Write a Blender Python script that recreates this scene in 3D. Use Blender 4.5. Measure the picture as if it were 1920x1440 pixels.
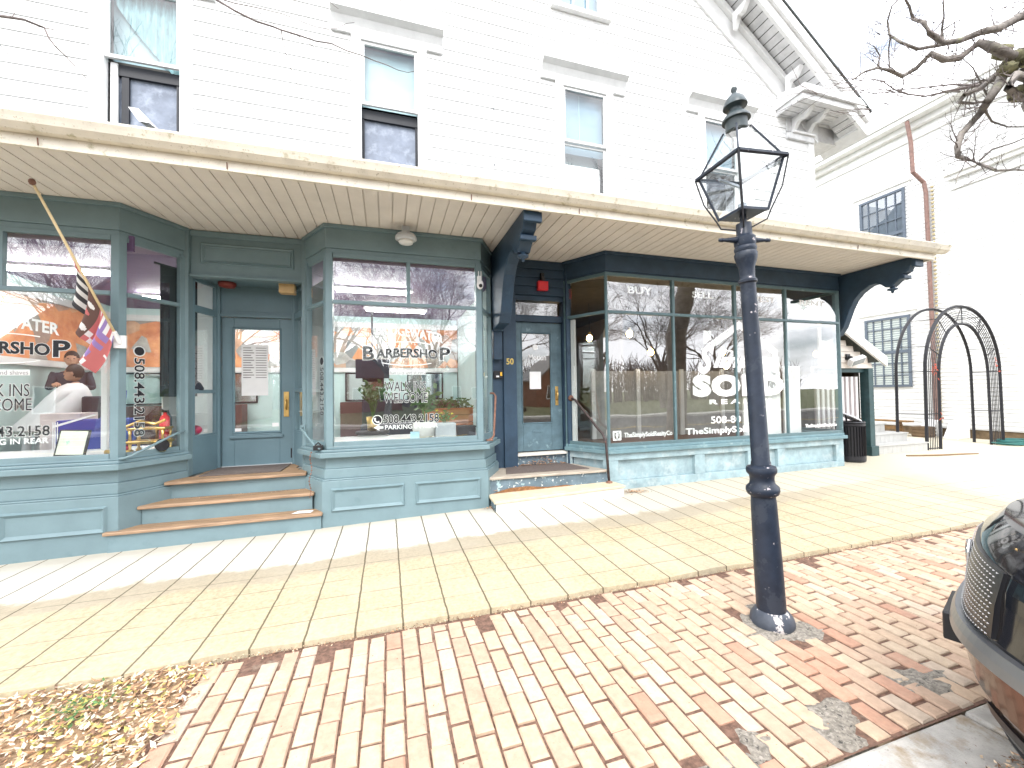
import bpy, bmesh, math, random
from mathutils import Vector, Matrix
for o in list(bpy.data.objects): bpy.data.objects.remove(o)
SC = bpy.context.scene
COL = SC.collection
random.seed(7)
R = math.radians

# ---------------------------------------------------------------- camera
CAM_H = 1.6
cam_d = bpy.data.cameras.new("camera"); cam = bpy.data.objects.new("camera", cam_d); COL.objects.link(cam)
cam_d.sensor_fit = 'HORIZONTAL'; cam_d.sensor_width = 36.0
cam_d.lens = 36.0 * 761.041 / 1920.0
cam_d.clip_start = 0.05; cam_d.clip_end = 2000
Mw = [(0.95566631, -0.29403815, -0.01560373), (-0.00842839, 0.0256542, -0.99963535), (0.29433123, 0.95544933, 0.02203859)]
cx = Vector(Mw[0]); cy = -Vector(Mw[1]); cz = -Vector(Mw[2])
m3 = Matrix((cx, cy, cz)).transposed().to_4x4(); m3.translation = Vector((0, 0, CAM_H))
cam.matrix_world = m3
SC.camera = cam

# ---------------------------------------------------------------- sky, sun, exposure
SUN_EL, SUN_AZ = 48.0, 200.0          # azimuth from +Y clockwise: behind the viewer, a little to the left
W = bpy.data.worlds.new("World"); SC.world = W; W.use_nodes = True
nt = W.node_tree; nt.nodes.clear()
wo = nt.nodes.new('ShaderNodeOutputWorld'); bg = nt.nodes.new('ShaderNodeBackground')
sky = nt.nodes.new('ShaderNodeTexSky'); sky.sky_type = 'NISHITA'; sky.sun_disc = False
sky.sun_elevation = R(SUN_EL); sky.sun_rotation = R(SUN_AZ)
tc = nt.nodes.new('ShaderNodeTexCoord'); mp = nt.nodes.new('ShaderNodeMapping')
mp.inputs['Scale'].default_value = (1.0, 1.0, 2.6); mp.inputs['Location'].default_value = (2.2, .9, .3)
nz = nt.nodes.new('ShaderNodeTexNoise'); nz.inputs['Scale'].default_value = 2.3; nz.inputs['Detail'].default_value = 7; nz.inputs['Roughness'].default_value = .58
rp = nt.nodes.new('ShaderNodeValToRGB'); rp.color_ramp.elements[0].position = .31; rp.color_ramp.elements[1].position = .49
mx = nt.nodes.new('ShaderNodeMixRGB'); mx.inputs[2].default_value = (17.0, 17.3, 18.0, 1)
nt.links.new(tc.outputs['Generated'], mp.inputs['Vector']); nt.links.new(mp.outputs[0], nz.inputs['Vector'])
nt.links.new(nz.outputs[0], rp.inputs[0]); nt.links.new(rp.outputs[0], mx.inputs[0])
nt.links.new(sky.outputs[0], mx.inputs[1]); nt.links.new(mx.outputs[0], bg.inputs[0]); nt.links.new(bg.outputs[0], wo.inputs[0])
bg.inputs[1].default_value = 0.145
sd = bpy.data.lights.new("sun", 'SUN'); sd.energy = 1.6; sd.angle = R(18); sd.color = (1.0, .96, .90)
so = bpy.data.objects.new("sun", sd); COL.objects.link(so)
az = R(SUN_AZ); to_sun = Vector((math.sin(az) * math.cos(R(SUN_EL)), math.cos(az) * math.cos(R(SUN_EL)), math.sin(R(SUN_EL))))
so.rotation_euler = to_sun.to_track_quat('Z', 'Y').to_euler(); so.location = (0, -8, 14)
SC.view_settings.view_transform = 'Standard'; SC.view_settings.look = 'None'
SC.view_settings.exposure = .90; SC.view_settings.gamma = 1
SC.cycles.max_bounces = 8; SC.cycles.transparent_max_bounces = 12
SC.cycles.use_denoising = True

# ---------------------------------------------------------------- materials
MATS = {}
def _n(nt, t, **k):
    n = nt.nodes.new(t)
    for a, b in k.items(): setattr(n, a, b)
    return n
def M(name, col, rough=.6, var=.10, vs=6, bump=0, bs=60, metal=0, patch=None, ps=9, pt=.6, pw=.04, patch2=None, ps2=40, pt2=.66, spec=.4, stretch=None, emit=None, es=0):
    m = bpy.data.materials.new(name); m.use_nodes = True; nt = m.node_tree; L = nt.links.new
    b = nt.nodes['Principled BSDF']; b.inputs['Roughness'].default_value = rough; b.inputs['Metallic'].default_value = metal
    b.inputs['Specular IOR Level'].default_value = spec
    tc = _n(nt, 'ShaderNodeTexCoord'); src = tc.outputs['Object']
    if stretch:
        mp = _n(nt, 'ShaderNodeMapping'); mp.inputs['Scale'].default_value = stretch; L(src, mp.inputs['Vector']); src = mp.outputs[0]
    c = None
    def noise(scale, detail=5, rg=.6):
        n = _n(nt, 'ShaderNodeTexNoise'); n.inputs['Scale'].default_value = scale; n.inputs['Detail'].default_value = detail
        n.inputs['Roughness'].default_value = rg; L(src, n.inputs['Vector']); return n.outputs[0]
    lo = tuple(max(0, x * (1 - var * 1.6)) for x in col) + (1,); hi = tuple(min(1, x * (1 + var)) for x in col) + (1,)
    mix = _n(nt, 'ShaderNodeMixRGB'); mix.inputs[1].default_value = lo; mix.inputs[2].default_value = hi
    rr = _n(nt, 'ShaderNodeValToRGB'); rr.color_ramp.elements[0].position = .3; rr.color_ramp.elements[1].position = .7
    L(noise(vs), rr.inputs[0]); L(rr.outputs[0], mix.inputs[0]); c = mix.outputs[0]
    for pc, s, t in ((patch, ps, pt), (patch2, ps2, pt2)):
        if pc is None: continue
        r2 = _n(nt, 'ShaderNodeValToRGB'); r2.color_ramp.elements[0].position = t; r2.color_ramp.elements[1].position = t + pw
        L(noise(s, 8, .65), r2.inputs[0])
        m2 = _n(nt, 'ShaderNodeMixRGB'); m2.inputs[2].default_value = tuple(pc) + (1,); L(r2.outputs[0], m2.inputs[0]); L(c, m2.inputs[1]); c = m2.outputs[0]
    L(c, b.inputs['Base Color'])
    if bump:
        bp = _n(nt, 'ShaderNodeBump'); bp.inputs['Strength'].default_value = bump; bp.inputs['Distance'].default_value = .01
        L(noise(bs, 6), bp.inputs['Height']); L(bp.outputs[0], b.inputs['Normal'])
    if emit:
        b.inputs['Emission Color'].default_value = tuple(emit) + (1,); b.inputs['Emission Strength'].default_value = es
    MATS[name] = m
    return m
def glass_mat(name, tint=(.93, .96, .95), base=.09, wob=.010, gain=1.0):
    m = bpy.data.materials.new(name); m.use_nodes = True; nt = m.node_tree; nt.nodes.clear(); L = nt.links.new
    out = _n(nt, 'ShaderNodeOutputMaterial'); mix = _n(nt, 'ShaderNodeMixShader'); tr = _n(nt, 'ShaderNodeBsdfTransparent'); gl = _n(nt, 'ShaderNodeBsdfGlossy')
    tr.inputs[0].default_value = tint + (1,); gl.inputs['Roughness'].default_value = 0.0; gl.inputs[0].default_value = (1, 1, 1, 1)
    lw = _n(nt, 'ShaderNodeLayerWeight'); lw.inputs[0].default_value = .5
    pw = _n(nt, 'ShaderNodeMath', operation='POWER'); pw.inputs[1].default_value = 4.0; L(lw.outputs['Facing'], pw.inputs[0])
    ml = _n(nt, 'ShaderNodeMath', operation='MULTIPLY_ADD'); ml.inputs[1].default_value = 1 - base; ml.inputs[2].default_value = base; L(pw.outputs[0], ml.inputs[0])
    L(ml.outputs[0], mix.inputs[0]); L(tr.outputs[0], mix.inputs[1]); L(gl.outputs[0], mix.inputs[2]); L(mix.outputs[0], out.inputs[0])
    if wob:
        tc = _n(nt, 'ShaderNodeTexCoord'); n = _n(nt, 'ShaderNodeTexNoise'); n.inputs['Scale'].default_value = 1.6; n.inputs['Detail'].default_value = 1
        L(tc.outputs['Object'], n.inputs['Vector'])
        bp = _n(nt, 'ShaderNodeBump'); bp.inputs['Strength'].default_value = wob * 10; bp.inputs['Distance'].default_value = .03; L(n.outputs[0], bp.inputs['Height']); L(bp.outputs[0], gl.inputs['Normal'])
    MATS[name] = m
    return m
siding = M('white_vinyl', (.74, .74, .73), .55, .05, 1.2, .05, 90)
white_trim = M('white_trim_paint', (.76, .76, .75), .5, .06, 5, .1, 60, patch=(.55, .53, .48), ps=14, pt=.68)
grey_trim = M('grey_metal_trim', (.50, .52, .54), .45, .06, 4)
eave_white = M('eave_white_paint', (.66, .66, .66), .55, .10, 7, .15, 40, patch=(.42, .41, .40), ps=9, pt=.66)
roof_m = M('dark_roof_shingle', (.09, .10, .10), .9, .3, 30, .4, 60)
soffit_m = M('cream_soffit_boards', (.71, .66, .60), .6, .05, 3, .06, 50)
gutter_m = M('cream_gutter', (.72, .67, .57), .5, .08, 5, .1, 50, patch=(.30, .25, .17), ps=40, pt=.60, pw=.10, patch2=(.42, .38, .25), ps2=9, pt2=.58)
teal = M('slate_teal_paint', (.160, .235, .258), .42, .07, 3, .08, 35, patch=(.115, .185, .205), ps=5, pt=.60, pw=.2, patch2=(.30, .38, .39), ps2=75, pt2=.70)
navy = M('faded_blue_paint', (.025, .053, .090), .5, .16, 4, .15, 40, patch=(.034, .066, .10), ps=7, pt=.58, pw=.15, patch2=(.45, .52, .52), ps2=46, pt2=.74)
peel = M('peeling_pale_blue_paint', (.27, .37, .40), .6, .18, 5, .25, 40, patch=(.38, .45, .46), ps=4, pt=.52, pw=.16, patch2=(.12, .22, .27), ps2=22, pt2=.64)
peel_dark = M('chipped_blue_riser_paint', (.115, .165, .20), .6, .2, 6, .3, 50, patch=(.62, .66, .64), ps=17, pt=.60, pw=.03, patch2=(.30, .42, .44), ps2=9, pt2=.60)
wood_tread = M('worn_wood_tread', (.33, .21, .12), .75, .3, 7, .35, 60, stretch=(.35, 5, 5), patch=(.17, .125, .09), ps=5, pt=.50, pw=.16)
wood_nose = M('orange_wood_nosing', (.35, .23, .145), .65, .28, 9, .3, 60, stretch=(.35, 5, 5), patch=(.26, .16, .09), ps=6, pt=.62, pw=.1)
white_step_m = M('white_painted_step', (.66, .64, .58), .6, .06, 6, .15, 50, patch=(.55, .42, .26), ps=12, pt=.70)
grey_wood = M('weathered_grey_boards', (.40, .35, .29), .75, .22, 9, .3, 60, stretch=(.4, 5, 5))
mat_rubber = M('brown_door_mat', (.13, .105, .095), .9, .18, 40, .5, 220)
door_teal = M('door_teal_paint', (.135, .215, .25), .40, .06, 3, .05, 40)
door_blue = M('worn_blue_door_paint', (.10, .165, .20), .5, .18, 5, .2, 40, patch=(.22, .33, .36), ps=6, pt=.60, pw=.12, patch2=(.42, .30, .18), ps2=9, pt2=.74)
brass = M('brass', (.70, .47, .17), .3, .12, 20, metal=1)
rust = M('rusty_iron', (.20, .10, .07), .7, .3, 20, .4, 90)
black_iron = M('black_iron', (.018, .018, .022), .45, .2, 20, .1, 60)
lamp_m = M('chipped_dark_lamp_paint', (.016, .023, .038), .42, .2, 9, .12, 40, patch=(.42, .38, .40), ps=20, pt=.645, pw=.02, patch2=(.026, .033, .047), ps2=5, pt2=.56, spec=.3)
lamp_base_m = M('chipped_lamp_flange', (.05, .06, .08), .5, .2, 9, .2, 40, patch=(.50, .46, .45), ps=9, pt=.56, pw=.03)
red_plastic = M('red_plastic', (.75, .03, .04), .4, .05)
white_plastic = M('white_plastic', (.80, .80, .80), .35, .03)
black_plastic = M('black_plastic', (.015, .015, .017), .4, .1)
frost = M('frosted_lamp_glass', (.70, .70, .68), .3, .05)
amber = M('amber_wood', (.62, .42, .2), .5, .1)
G_FRONT = glass_mat('shop_glass', base=.175, wob=.006)
G_SHOP = glass_mat('office_glass', base=.20, wob=.007)
G_UP = glass_mat('upper_window_glass', base=.09, wob=.012)
G_LAMP = glass_mat('lantern_glass', tint=(.95, .97, .97), base=.13, wob=0)
concrete_dark = M('dark_gap_soil', (.06, .05, .04), .95, .4, 30, .6, 80)
ink = M('black_vinyl', (.015, .015, .02), .5, .02)
white_vinyl_l = M('white_vinyl_lettering', (.85, .85, .85), .45, .02)
gold_l = M('gold_number', (.65, .48, .12), .4, .05)
white_int = M('white_plaster', (.72, .73, .72), .7, .04, 3)
purple_m = M('purple_ceiling_paint', (.13, .08, .17), .6, .05)
teal_int = M('pale_aqua_wall_paint', (.52, .68, .66), .6, .05, 2)
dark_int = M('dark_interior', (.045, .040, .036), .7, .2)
grey_int = M('warm_grey_wall', (.24, .21, .18), .7, .08)
floor_int = M('brown_floor_boards', (.17, .075, .04), .45, .2, 5, stretch=(1, 6, 1))
light_floor = M('grey_floor_tile', (.36, .36, .34), .4, .06)
tube_e = M('lit_tube', (1, 1, 1), .5, 0, emit=(1, .98, .95), es=50)
bulb_e = M('lit_warm_bulb', (1, .8, .5), .5, 0, emit=(1, .62, .22), es=30)

# ---------------------------------------------------------------- mesh helpers
class MB:
    def __init__(s): s.v = []; s.f = []; s.mi = []; s.T = Matrix.Identity(4); s.cur = 0
    def seg(s, P0, P1, z=0):
        d = Vector((P1[0] - P0[0], P1[1] - P0[1], 0)); d.normalize(); n = Vector((d.y, -d.x, 0))
        s.T = Matrix(((d.x, n.x, 0, P0[0]), (d.y, n.y, 0, P0[1]), (0, 0, 1, z), (0, 0, 0, 1))); return s
    def idt(s): s.T = Matrix.Identity(4); return s
    def add(s, vs, fs):
        b = len(s.v); flip = s.T.to_3x3().determinant() < 0
        for p in vs: s.v.append(tuple(s.T @ Vector(p)))
        for f in fs:
            ff = [b + i for i in f]
            s.f.append(ff[::-1] if flip else ff); s.mi.append(s.cur)
        return s
    def box(s, x0, x1, y0, y1, z0, z1):
        if x0 > x1: x0, x1 = x1, x0
        if y0 > y1: y0, y1 = y1, y0
        if z0 > z1: z0, z1 = z1, z0
        return s.add([(x0, y0, z0), (x1, y0, z0), (x1, y1, z0), (x0, y1, z0), (x0, y0, z1), (x1, y0, z1), (x1, y1, z1), (x0, y1, z1)],
                     [(0, 3, 2, 1), (4, 5, 6, 7), (0, 1, 5, 4), (1, 2, 6, 5), (2, 3, 7, 6), (3, 0, 4, 7)])
    def poly(s, pts): return s.add(pts, [tuple(range(len(pts)))])
    def prism(s, pts2, z0, z1):           # pts2 in xy
        n = len(pts2)
        a = sum(pts2[i][0] * pts2[(i + 1) % n][1] - pts2[(i + 1) % n][0] * pts2[i][1] for i in range(n))
        if a < 0: pts2 = pts2[::-1]
        vs = [(p[0], p[1], z0) for p in pts2] + [(p[0], p[1], z1) for p in pts2]
        return s.add(vs, [tuple(range(n))[::-1], tuple(range(n, 2 * n))] + [(i, (i + 1) % n, n + (i + 1) % n, n + i) for i in range(n)])
    def extr(s, pts3, d):                 # planar polygon pts3 swept by d
        n = len(pts3); d = Vector(d)
        vs = [tuple(p) for p in pts3] + [tuple(Vector(p) + d) for p in pts3]
        nn = Vector((0, 0, 0))
        for i in range(n): nn += Vector(pts3[i]).cross(Vector(pts3[(i + 1) % n]))
        fs = [tuple(range(n)), tuple(range(n, 2 * n))[::-1]] + [((i + 1) % n, i, n + i, n + (i + 1) % n) for i in range(n)]
        if nn.dot(d) > 0: fs = [f[::-1] for f in fs]
        return s.add(vs, fs)
    def tube(s, pts, r, n=8, caps=True):
        pts = [Vector(p) for p in pts]; k = len(pts)
        rs = r if isinstance(r, (list, tuple)) else [r] * k
        vs = []; up = None
        for i, p in enumerate(pts):
            t = (pts[min(i + 1, k - 1)] - pts[max(i - 1, 0)])
            if t.length < 1e-9: t = Vector((0, 0, 1))
            t.normalize()
            if up is None:
                up = Vector((0, 0, 1)) if abs(t.z) < .9 else Vector((1, 0, 0))
            a = up - t * up.dot(t)
            if a.length < 1e-6: a = t.orthogonal()
            a.normalize(); b = t.cross(a); up = a
            for j in range(n):
                q = 2 * math.pi * j / n; vs.append(tuple(p + (a * math.cos(q) + b * math.sin(q)) * rs[i]))
        fs = [(i * n + j, i * n + (j + 1) % n, (i + 1) * n + (j + 1) % n, (i + 1) * n + j) for i in range(k - 1) for j in range(n)]
        if caps: fs += [tuple(range(n))[::-1], tuple((k - 1) * n + j for j in range(n))]
        return s.add(vs, fs)
    def lathe(s, prof, o=(0, 0, 0), ax=(0, 0, 1), n=24, caps=True):
        o = Vector(o); ax = Vector(ax).normalized(); a = ax.orthogonal().normalized(); b = ax.cross(a)
        vs = []
        for r, h in prof:
            for j in range(n):
                q = 2 * math.pi * j / n; vs.append(tuple(o + ax * h + (a * math.cos(q) + b * math.sin(q)) * r))
        k = len(prof); fs = [(i * n + j, i * n + (j + 1) % n, (i + 1) * n + (j + 1) % n, (i + 1) * n + j) for i in range(k - 1) for j in range(n)]
        if caps: fs += [tuple(range(n))[::-1], tuple((k - 1) * n + j for j in range(n))]
        return s.add(vs, fs)
    def ball(s, c, r, n=12, sc=(1, 1, 1)):
        pr = []; vs = []; m = n // 2
        for i in range(m + 1):
            t = math.pi * i / m
            for j in range(n):
                q = 2 * math.pi * j / n
                vs.append((c[0] + r * sc[0] * math.sin(t) * math.cos(q), c[1] + r * sc[1] * math.sin(t) * math.sin(q), c[2] - r * sc[2] * math.cos(t)))
        return s.add(vs, [(i * n + j, i * n + (j + 1) % n, (i + 1) * n + (j + 1) % n, (i + 1) * n + j) for i in range(m) for j in range(n)])
    def frame(s, x0, x1, z0, z1, t, y0, y1):   # rectangular picture frame butted at the corners
        s.box(x0, x1, y0, y1, z0, z0 + t); s.box(x0, x1, y0, y1, z1 - t, z1)
        s.box(x0, x0 + t, y0, y1, z0 + t, z1 - t); s.box(x1 - t, x1, y0, y1, z0 + t, z1 - t); return s
    def mould(s, x0, x1, z0, z1, t, w0, h):    # raised mitred moulding in a segment frame (w = y axis)
        for (a, b, c, d) in (((x0, z0), (x1, z0), (x1 - t, z0 + t), (x0 + t, z0 + t)), ((x1, z0), (x1, z1), (x1 - t, z1 - t), (x1 - t, z0 + t)),
                             ((x1, z1), (x0, z1), (x0 + t, z1 - t), (x1 - t, z1 - t)), ((x0, z1), (x0, z0), (x0 + t, z0 + t), (x0 + t, z1 - t))):
            m1 = ((a[0] * .65 + d[0] * .35), (a[1] * .65 + d[1] * .35)); m2 = ((b[0] * .65 + c[0] * .35), (b[1] * .65 + c[1] * .35))
            s.add([(a[0], w0, a[1]), (b[0], w0, b[1]), (m2[0], w0 + h, m2[1]), (m1[0], w0 + h, m1[1]), (c[0], w0 - .004, c[1]), (d[0], w0 - .004, d[1])],
                  [(0, 1, 2, 3), (3, 2, 4, 5)])
        return s
    def build(s, name, mat, parent=None, smooth=False, bevel=0):
        me = bpy.data.meshes.new(name); me.from_pydata(s.v, [], s.f)
        for m in (mat if isinstance(mat, (list, tuple)) else [mat]): me.materials.append(m)
        if any(s.mi): me.polygons.foreach_set('material_index', s.mi)
        if smooth: me.polygons.foreach_set('use_smooth', [True] * len(me.polygons))
        me.update()
        o = bpy.data.objects.new(name, me); COL.objects.link(o)
        if parent is not None:
            o.parent = parent; o.matrix_parent_inverse = world_of(parent).inverted()
        if bevel:
            b = o.modifiers.new('bevel', 'BEVEL'); b.width = bevel; b.segments = 2; b.limit_method = 'ANGLE'; b.angle_limit = R(50)
        if smooth and not bevel:
            pass
        return o
def world_of(o):
    m = o.matrix_basis.copy()
    if o.parent: m = world_of(o.parent) @ o.matrix_parent_inverse @ m
    return m
def smooth_by_angle(o, ang=40):
    me = o.data
    bm = bmesh.new(); bm.from_mesh(me)
    for e in bm.edges:
        if len(e.link_faces) == 2 and e.calc_face_angle(0) > R(ang): e.smooth = False
    for f in bm.faces: f.smooth = True
    bm.to_mesh(me); bm.free(); return o
def thing(name, label, cat, loc=(0, 0, 0), group=None):
    o = bpy.data.objects.new(name, None); COL.objects.link(o); o.location = loc; o.empty_display_size = .2
    return tag(o, label, cat, group)
def tag(o, label=None, cat=None, group=None, kind=None):
    if label: o['label'] = label
    if cat: o['category'] = cat
    if group: o['group'] = group
    if kind: o['kind'] = kind
    return o
def offset_poly(pts, w):
    n = len(pts); out = []
    for i in range(n):
        ns = []
        if i > 0:
            d = (Vector(pts[i]) - Vector(pts[i - 1])).normalized(); ns.append(Vector((d.y, -d.x)))
        if i < n - 1:
            d = (Vector(pts[i + 1]) - Vector(pts[i])).normalized(); ns.append(Vector((d.y, -d.x)))
        if len(ns) == 1: out.append(Vector(pts[i]) + ns[0] * w)
        else:
            b = (ns[0] + ns[1]).normalized(); out.append(Vector(pts[i]) + b * (w / max(.3, b.dot(ns[0]))))
    return [(p.x, p.y) for p in out]
def ring(pts, w_out, w_in): return offset_poly(pts, w_out) + offset_poly(pts, w_in)[::-1]
_TXT = {}
def text_geo(body, off=0.0, shear=0.0, space=1.0):
    k = (body, off, shear, space)
    if k not in _TXT:
        cu = bpy.data.curves.new('t', 'FONT'); cu.body = body; cu.size = 1; cu.offset = off; cu.shear = shear; cu.space_character = space; cu.resolution_u = 3
        ob = bpy.data.objects.new('t', cu); COL.objects.link(ob)
        dg = bpy.context.evaluated_depsgraph_get(); dg.update()
        me = bpy.data.meshes.new_from_object(ob.evaluated_get(dg))
        _TXT[k] = ([tuple(v.co) for v in me.vertices], [tuple(p.vertices) for p in me.polygons])
        bpy.data.objects.remove(ob); bpy.data.curves.remove(cu); bpy.data.meshes.remove(me)
    return _TXT[k]
def letter(mb, body, x0, x1, z0, z1, w=.004, off=0.0, shear=0.0, mi=0, space=1.0, outline=0, oi=1, arc=0, vert=False, rot=0):
    """text fitted to a box of the current segment frame (x along, w outwards, z up)"""
    v0, _ = text_geo(body, off, shear, space)
    xs = [v[0] for v in v0]; ys = [v[1] for v in v0]; bx0, bx1, by0, by1 = min(xs), max(xs), min(ys), max(ys)
    def put(vs, fs, ww, idx):
        out = []
        for v in vs:
            a = (v[0] - bx0) / (bx1 - bx0); b = (v[1] - by0) / (by1 - by0)
            if vert: px = x0 + b * (x1 - x0); pz = z1 + a * (z0 - z1)
            else: px = x0 + a * (x1 - x0); pz = z0 + b * (z1 - z0) + arc * (1 - (2 * a - 1) ** 2) + rot * (a - .5)
            out.append((px, ww, pz))
        mb.cur = idx
        # outward normal is +w : reverse because (x,w,z) is left handed to text xy
        mb.add(out, fs)
        mb.cur = 0
    if outline:
        v1, f1 = text_geo(body, off + outline, shear, space); put(v1, f1, w, oi); put(*text_geo(body, off, shear, space), w + .0025, mi)
    else: put(*text_geo(body, off, shear, space), w, mi)
# ---------------------------------------------------------------- ground levels
def lerp_tab(x, tab):
    if x <= tab[0][0]: return tab[0][1]
    for (a, b), (c, d) in zip(tab, tab[1:]):
        if x <= c: return b + (d - b) * (x - a) / (c - a)
    return tab[-1][1]
GT = [(-7, -.10), (-3, -.045), (-.75, -.02), (1.3, .03), (3.3, .08), (8.3, .115), (12, .11), (30, .11)]
def gz(x, y):
    t = min(1, max(0, (y - 2.97) / 2.5)); return lerp_tab(x, GT) * t

# ================================================================= the corner building
bld = thing('storefront_building', 'white clapboard gabled building with slate teal and faded blue shopfronts under a long canopy', 'building', (1.65, 6.2, 0))
YW, YF = 6.2, 5.55
RZ = lambda x: 9.2 - .74 * (x - 6.15)            # underside of the rake
RIDGE = 1.65
def rake(x): return RZ(x) if x >= RIDGE else RZ(2 * RIDGE - x)

# upper windows: x0,x1,z0,z1 of the opening
WIN = [(-3.31, -2.52, 4.96, 6.80), (-.32, .48, 4.96, 6.78), (2.88, 3.70, 4.96, 6.78), (5.80, 6.60, 4.96, 6.78), (2.86, 3.64, 8.16, 9.7), (-.36, .42, 8.16, 9.7)]
TR = .135
mb = MB()
holes = [(a - TR, b + TR, c - .06, d + (.5 if d < 8 else .1)) for a, b, c, d in WIN]
z = 4.0; i = 0
xl, xr = -5.32, 8.62
H = .0985
while z < 12.2:
    z1 = z + H
    a, b = xl, xr
    if z1 > RZ(xr) - .02:
        xx = 6.15 + (9.2 - z1) / .74; b = min(xr, xx); a = max(xl, 2 * RIDGE - xx)
    if b - a < .05: break
    ivs = [(a, b)]
    for hx0, hx1, hz0, hz1 in holes:
        if (z + z1) / 2 > hz0 and (z + z1) / 2 < hz1:
            n = []
            for p, q in ivs:
                if hx1 <= p or hx0 >= q: n.append((p, q)); continue
                if hx0 > p: n.append((p, hx0))
                if hx1 < q: n.append((hx1, q))
            ivs = n
    pr = .0125 if i % 2 == 0 else .005
    for p, q in ivs:
        mb.add([(p, YW - pr, z), (q, YW - pr, z), (q, YW - .001, z1), (p, YW - .001, z1), (p, YW, z), (q, YW, z)], [(0, 1, 2, 3), (0, 4, 5, 1)])
    z = z1; i += 1
mb.build('clapboard_wall', siding, bld)
# side and back walls, corner board
mb = MB()
mb.box(xr - .02, xr, YW + .02, 16, 3.7, RZ(xr) - .05); mb.box(xl, xl + .02, YW + .02, 16, 0, 7.3); mb.box(xr - .02, xr, 6.9, 16, -.1, 3.7)
mb.box(xl, xr, 16, 16.02, 0, 12)
mb.box(xl, xr, YW + .9, YW + .92, 4.0, 12)          # inner partition behind the upstairs windows
mb.build('side_wall', siding, bld)
mb = MB(); mb.box(xr - .13, xr + .025, YW - .03, YW + .1, 4.1, RZ(xr) - .3); mb.build('corner_board', white_trim, bld, bevel=.006)

# --- rake overhang, roof, cornice return
YO = 5.69
mb = MB()
for sgn in (1, -1):
    X = lambda x: x if sgn > 0 else 2 * RIDGE - x
    e = 9.42
    # frieze board on the wall and bed mould
    for lo, hi, y0, y1 in ((-.42, -.10, YW - .045, YW), (-.10, 0, YW - .13, YW)):
        pts = [(X(RIDGE), y0, RZ(RIDGE) + lo * 1.24), (X(8.75), y0, RZ(8.75) + lo * 1.24), (X(8.75), y0, RZ(8.75) + hi * 1.24), (X(RIDGE), y0, RZ(RIDGE) + hi * 1.24)]
        mb.extr(pts, (0, y1 - y0, 0))
    # outer fascia
    for lo, hi, y0, y1 in ((-.03, .36, YO - .03, YO + .03), (.20, .42, YO - .09, YO - .03)):
        pts = [(X(RIDGE), y0, RZ(RIDGE) + lo), (X(e), y0, RZ(e) + lo), (X(e), y0, RZ(e) + hi), (X(RIDGE), y0, RZ(RIDGE) + hi)]
        mb.extr(pts, (0, y1 - y0, 0))
mb.build('rake_trim', white_trim, bld, bevel=.008)
mb = MB()
for sgn in (1, -1):
    X = lambda x: x if sgn > 0 else 2 * RIDGE - x
    x = RIDGE
    while x < 9.42:
        x2 = min(x + .118, 9.42); zz = .05 
        mb.add([(X(x), YO + .03, RZ(x) + zz), (X(x2), YO + .03, RZ(x2) + zz), (X(x2), YW - .1, RZ(x2) + zz), (X(x), YW - .1, RZ(x) + zz)], [(0, 1, 2, 3)])
        a, b = x2, x2 + .012
        mb.add([(X(a), YO + .03, RZ(a) + zz + .03), (X(b), YO + .03, RZ(b) + zz + .03), (X(b), YW - .1, RZ(b) + zz + .03), (X(a), YW - .1, RZ(a) + zz + .03)], [(0, 1, 2, 3)])
        x = x2 + .012
mb.build('rake_soffit', eave_white, bld)
mb = MB()
for sgn in (1, -1):
    X = lambda x: x if sgn > 0 else 2 * RIDGE - x
    mb.extr([(X(RIDGE), YO - .11, RZ(RIDGE) + .43), (X(9.46), YO - .11, RZ(9.46) + .43), (X(9.46), YO - .11, RZ(9.46) + .47), (X(RIDGE), YO - .11, RZ(RIDGE) + .47)], (0, 10.5, 0))
mb.build('roof', roof_m, bld)
mb = MB()
for sgn in (1, -1):
    X = lambda x: x if sgn > 0 else 2 * RIDGE - x
    mb.extr([(X(9.28), YO - .028, RZ(9.28) + .01), (X(9.462), YO - .028, RZ(9.462) + .01), (X(9.462), YO - .028, RZ(9.462) + .425), (X(9.28), YO - .028, RZ(9.28) + .425)], (0, .9, 0))
mb.build('eave_end', white_trim, bld)
mb = MB(); mb.extr([(8.63, YW + .006, RZ(9.36) + .02), (9.36, YW + .006, RZ(9.36) + .02), (9.36, YW + .006, RZ(9.36) + .40), (8.63, YW + .006, RZ(8.63) + .40)], (0, 9.4, 0)); mb.build('side_eave', eave_white, bld)
def scroll_bracket(mb, x, y0, y1, ztop, h, t=.09):
    """carved bracket profile in the y-z plane, from the wall (y1) out to y0"""
    L = y1 - y0; pts = []
    for k in range(15):
        s = k / 14; pts.append((x, y1 - L * s, ztop - h * (1 - s) ** .8 * (.80 + .20 * math.cos(s * 9))))
    pts += [(x, y0, ztop), (x, y1, ztop)]
    mb.extr(pts, (t, 0, 0))
mb = MB()
mb.add([(7.66, YO - .05, 7.20), (9.30, YO - .05, 7.20), (9.30, YW + .0, 7.20), (7.66, YW, 7.20), (7.66, YO - .05, 7.42), (9.30, YO - .05, 7.42), (9.30, YW, 7.62), (7.66, YW, 7.62)],
       [(4, 5, 6, 7), (0, 1, 5, 4), (1, 2, 6, 5), (3, 0, 4, 7)])
mb.box(7.62, 9.34, YO - .107, YO - .05, 7.283, 7.418); mb.box(7.62, 7.66, YO - .05, YW, 7.28, 7.42); mb.box(9.30, 9.34, YO - .05, YW, 7.28, 7.42)
y = YO - .05
while y < YW - .04:
    mb.box(7.66, 9.30, y, min(y + .112, YW - .004), 7.17, 7.198); y += .124
mb.box(7.9, 8.62, YW - .06, YW, 6.74, 6.86); mb.box(7.9, 8.62, YW - .03, YW, 6.90, 7.17)
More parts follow.
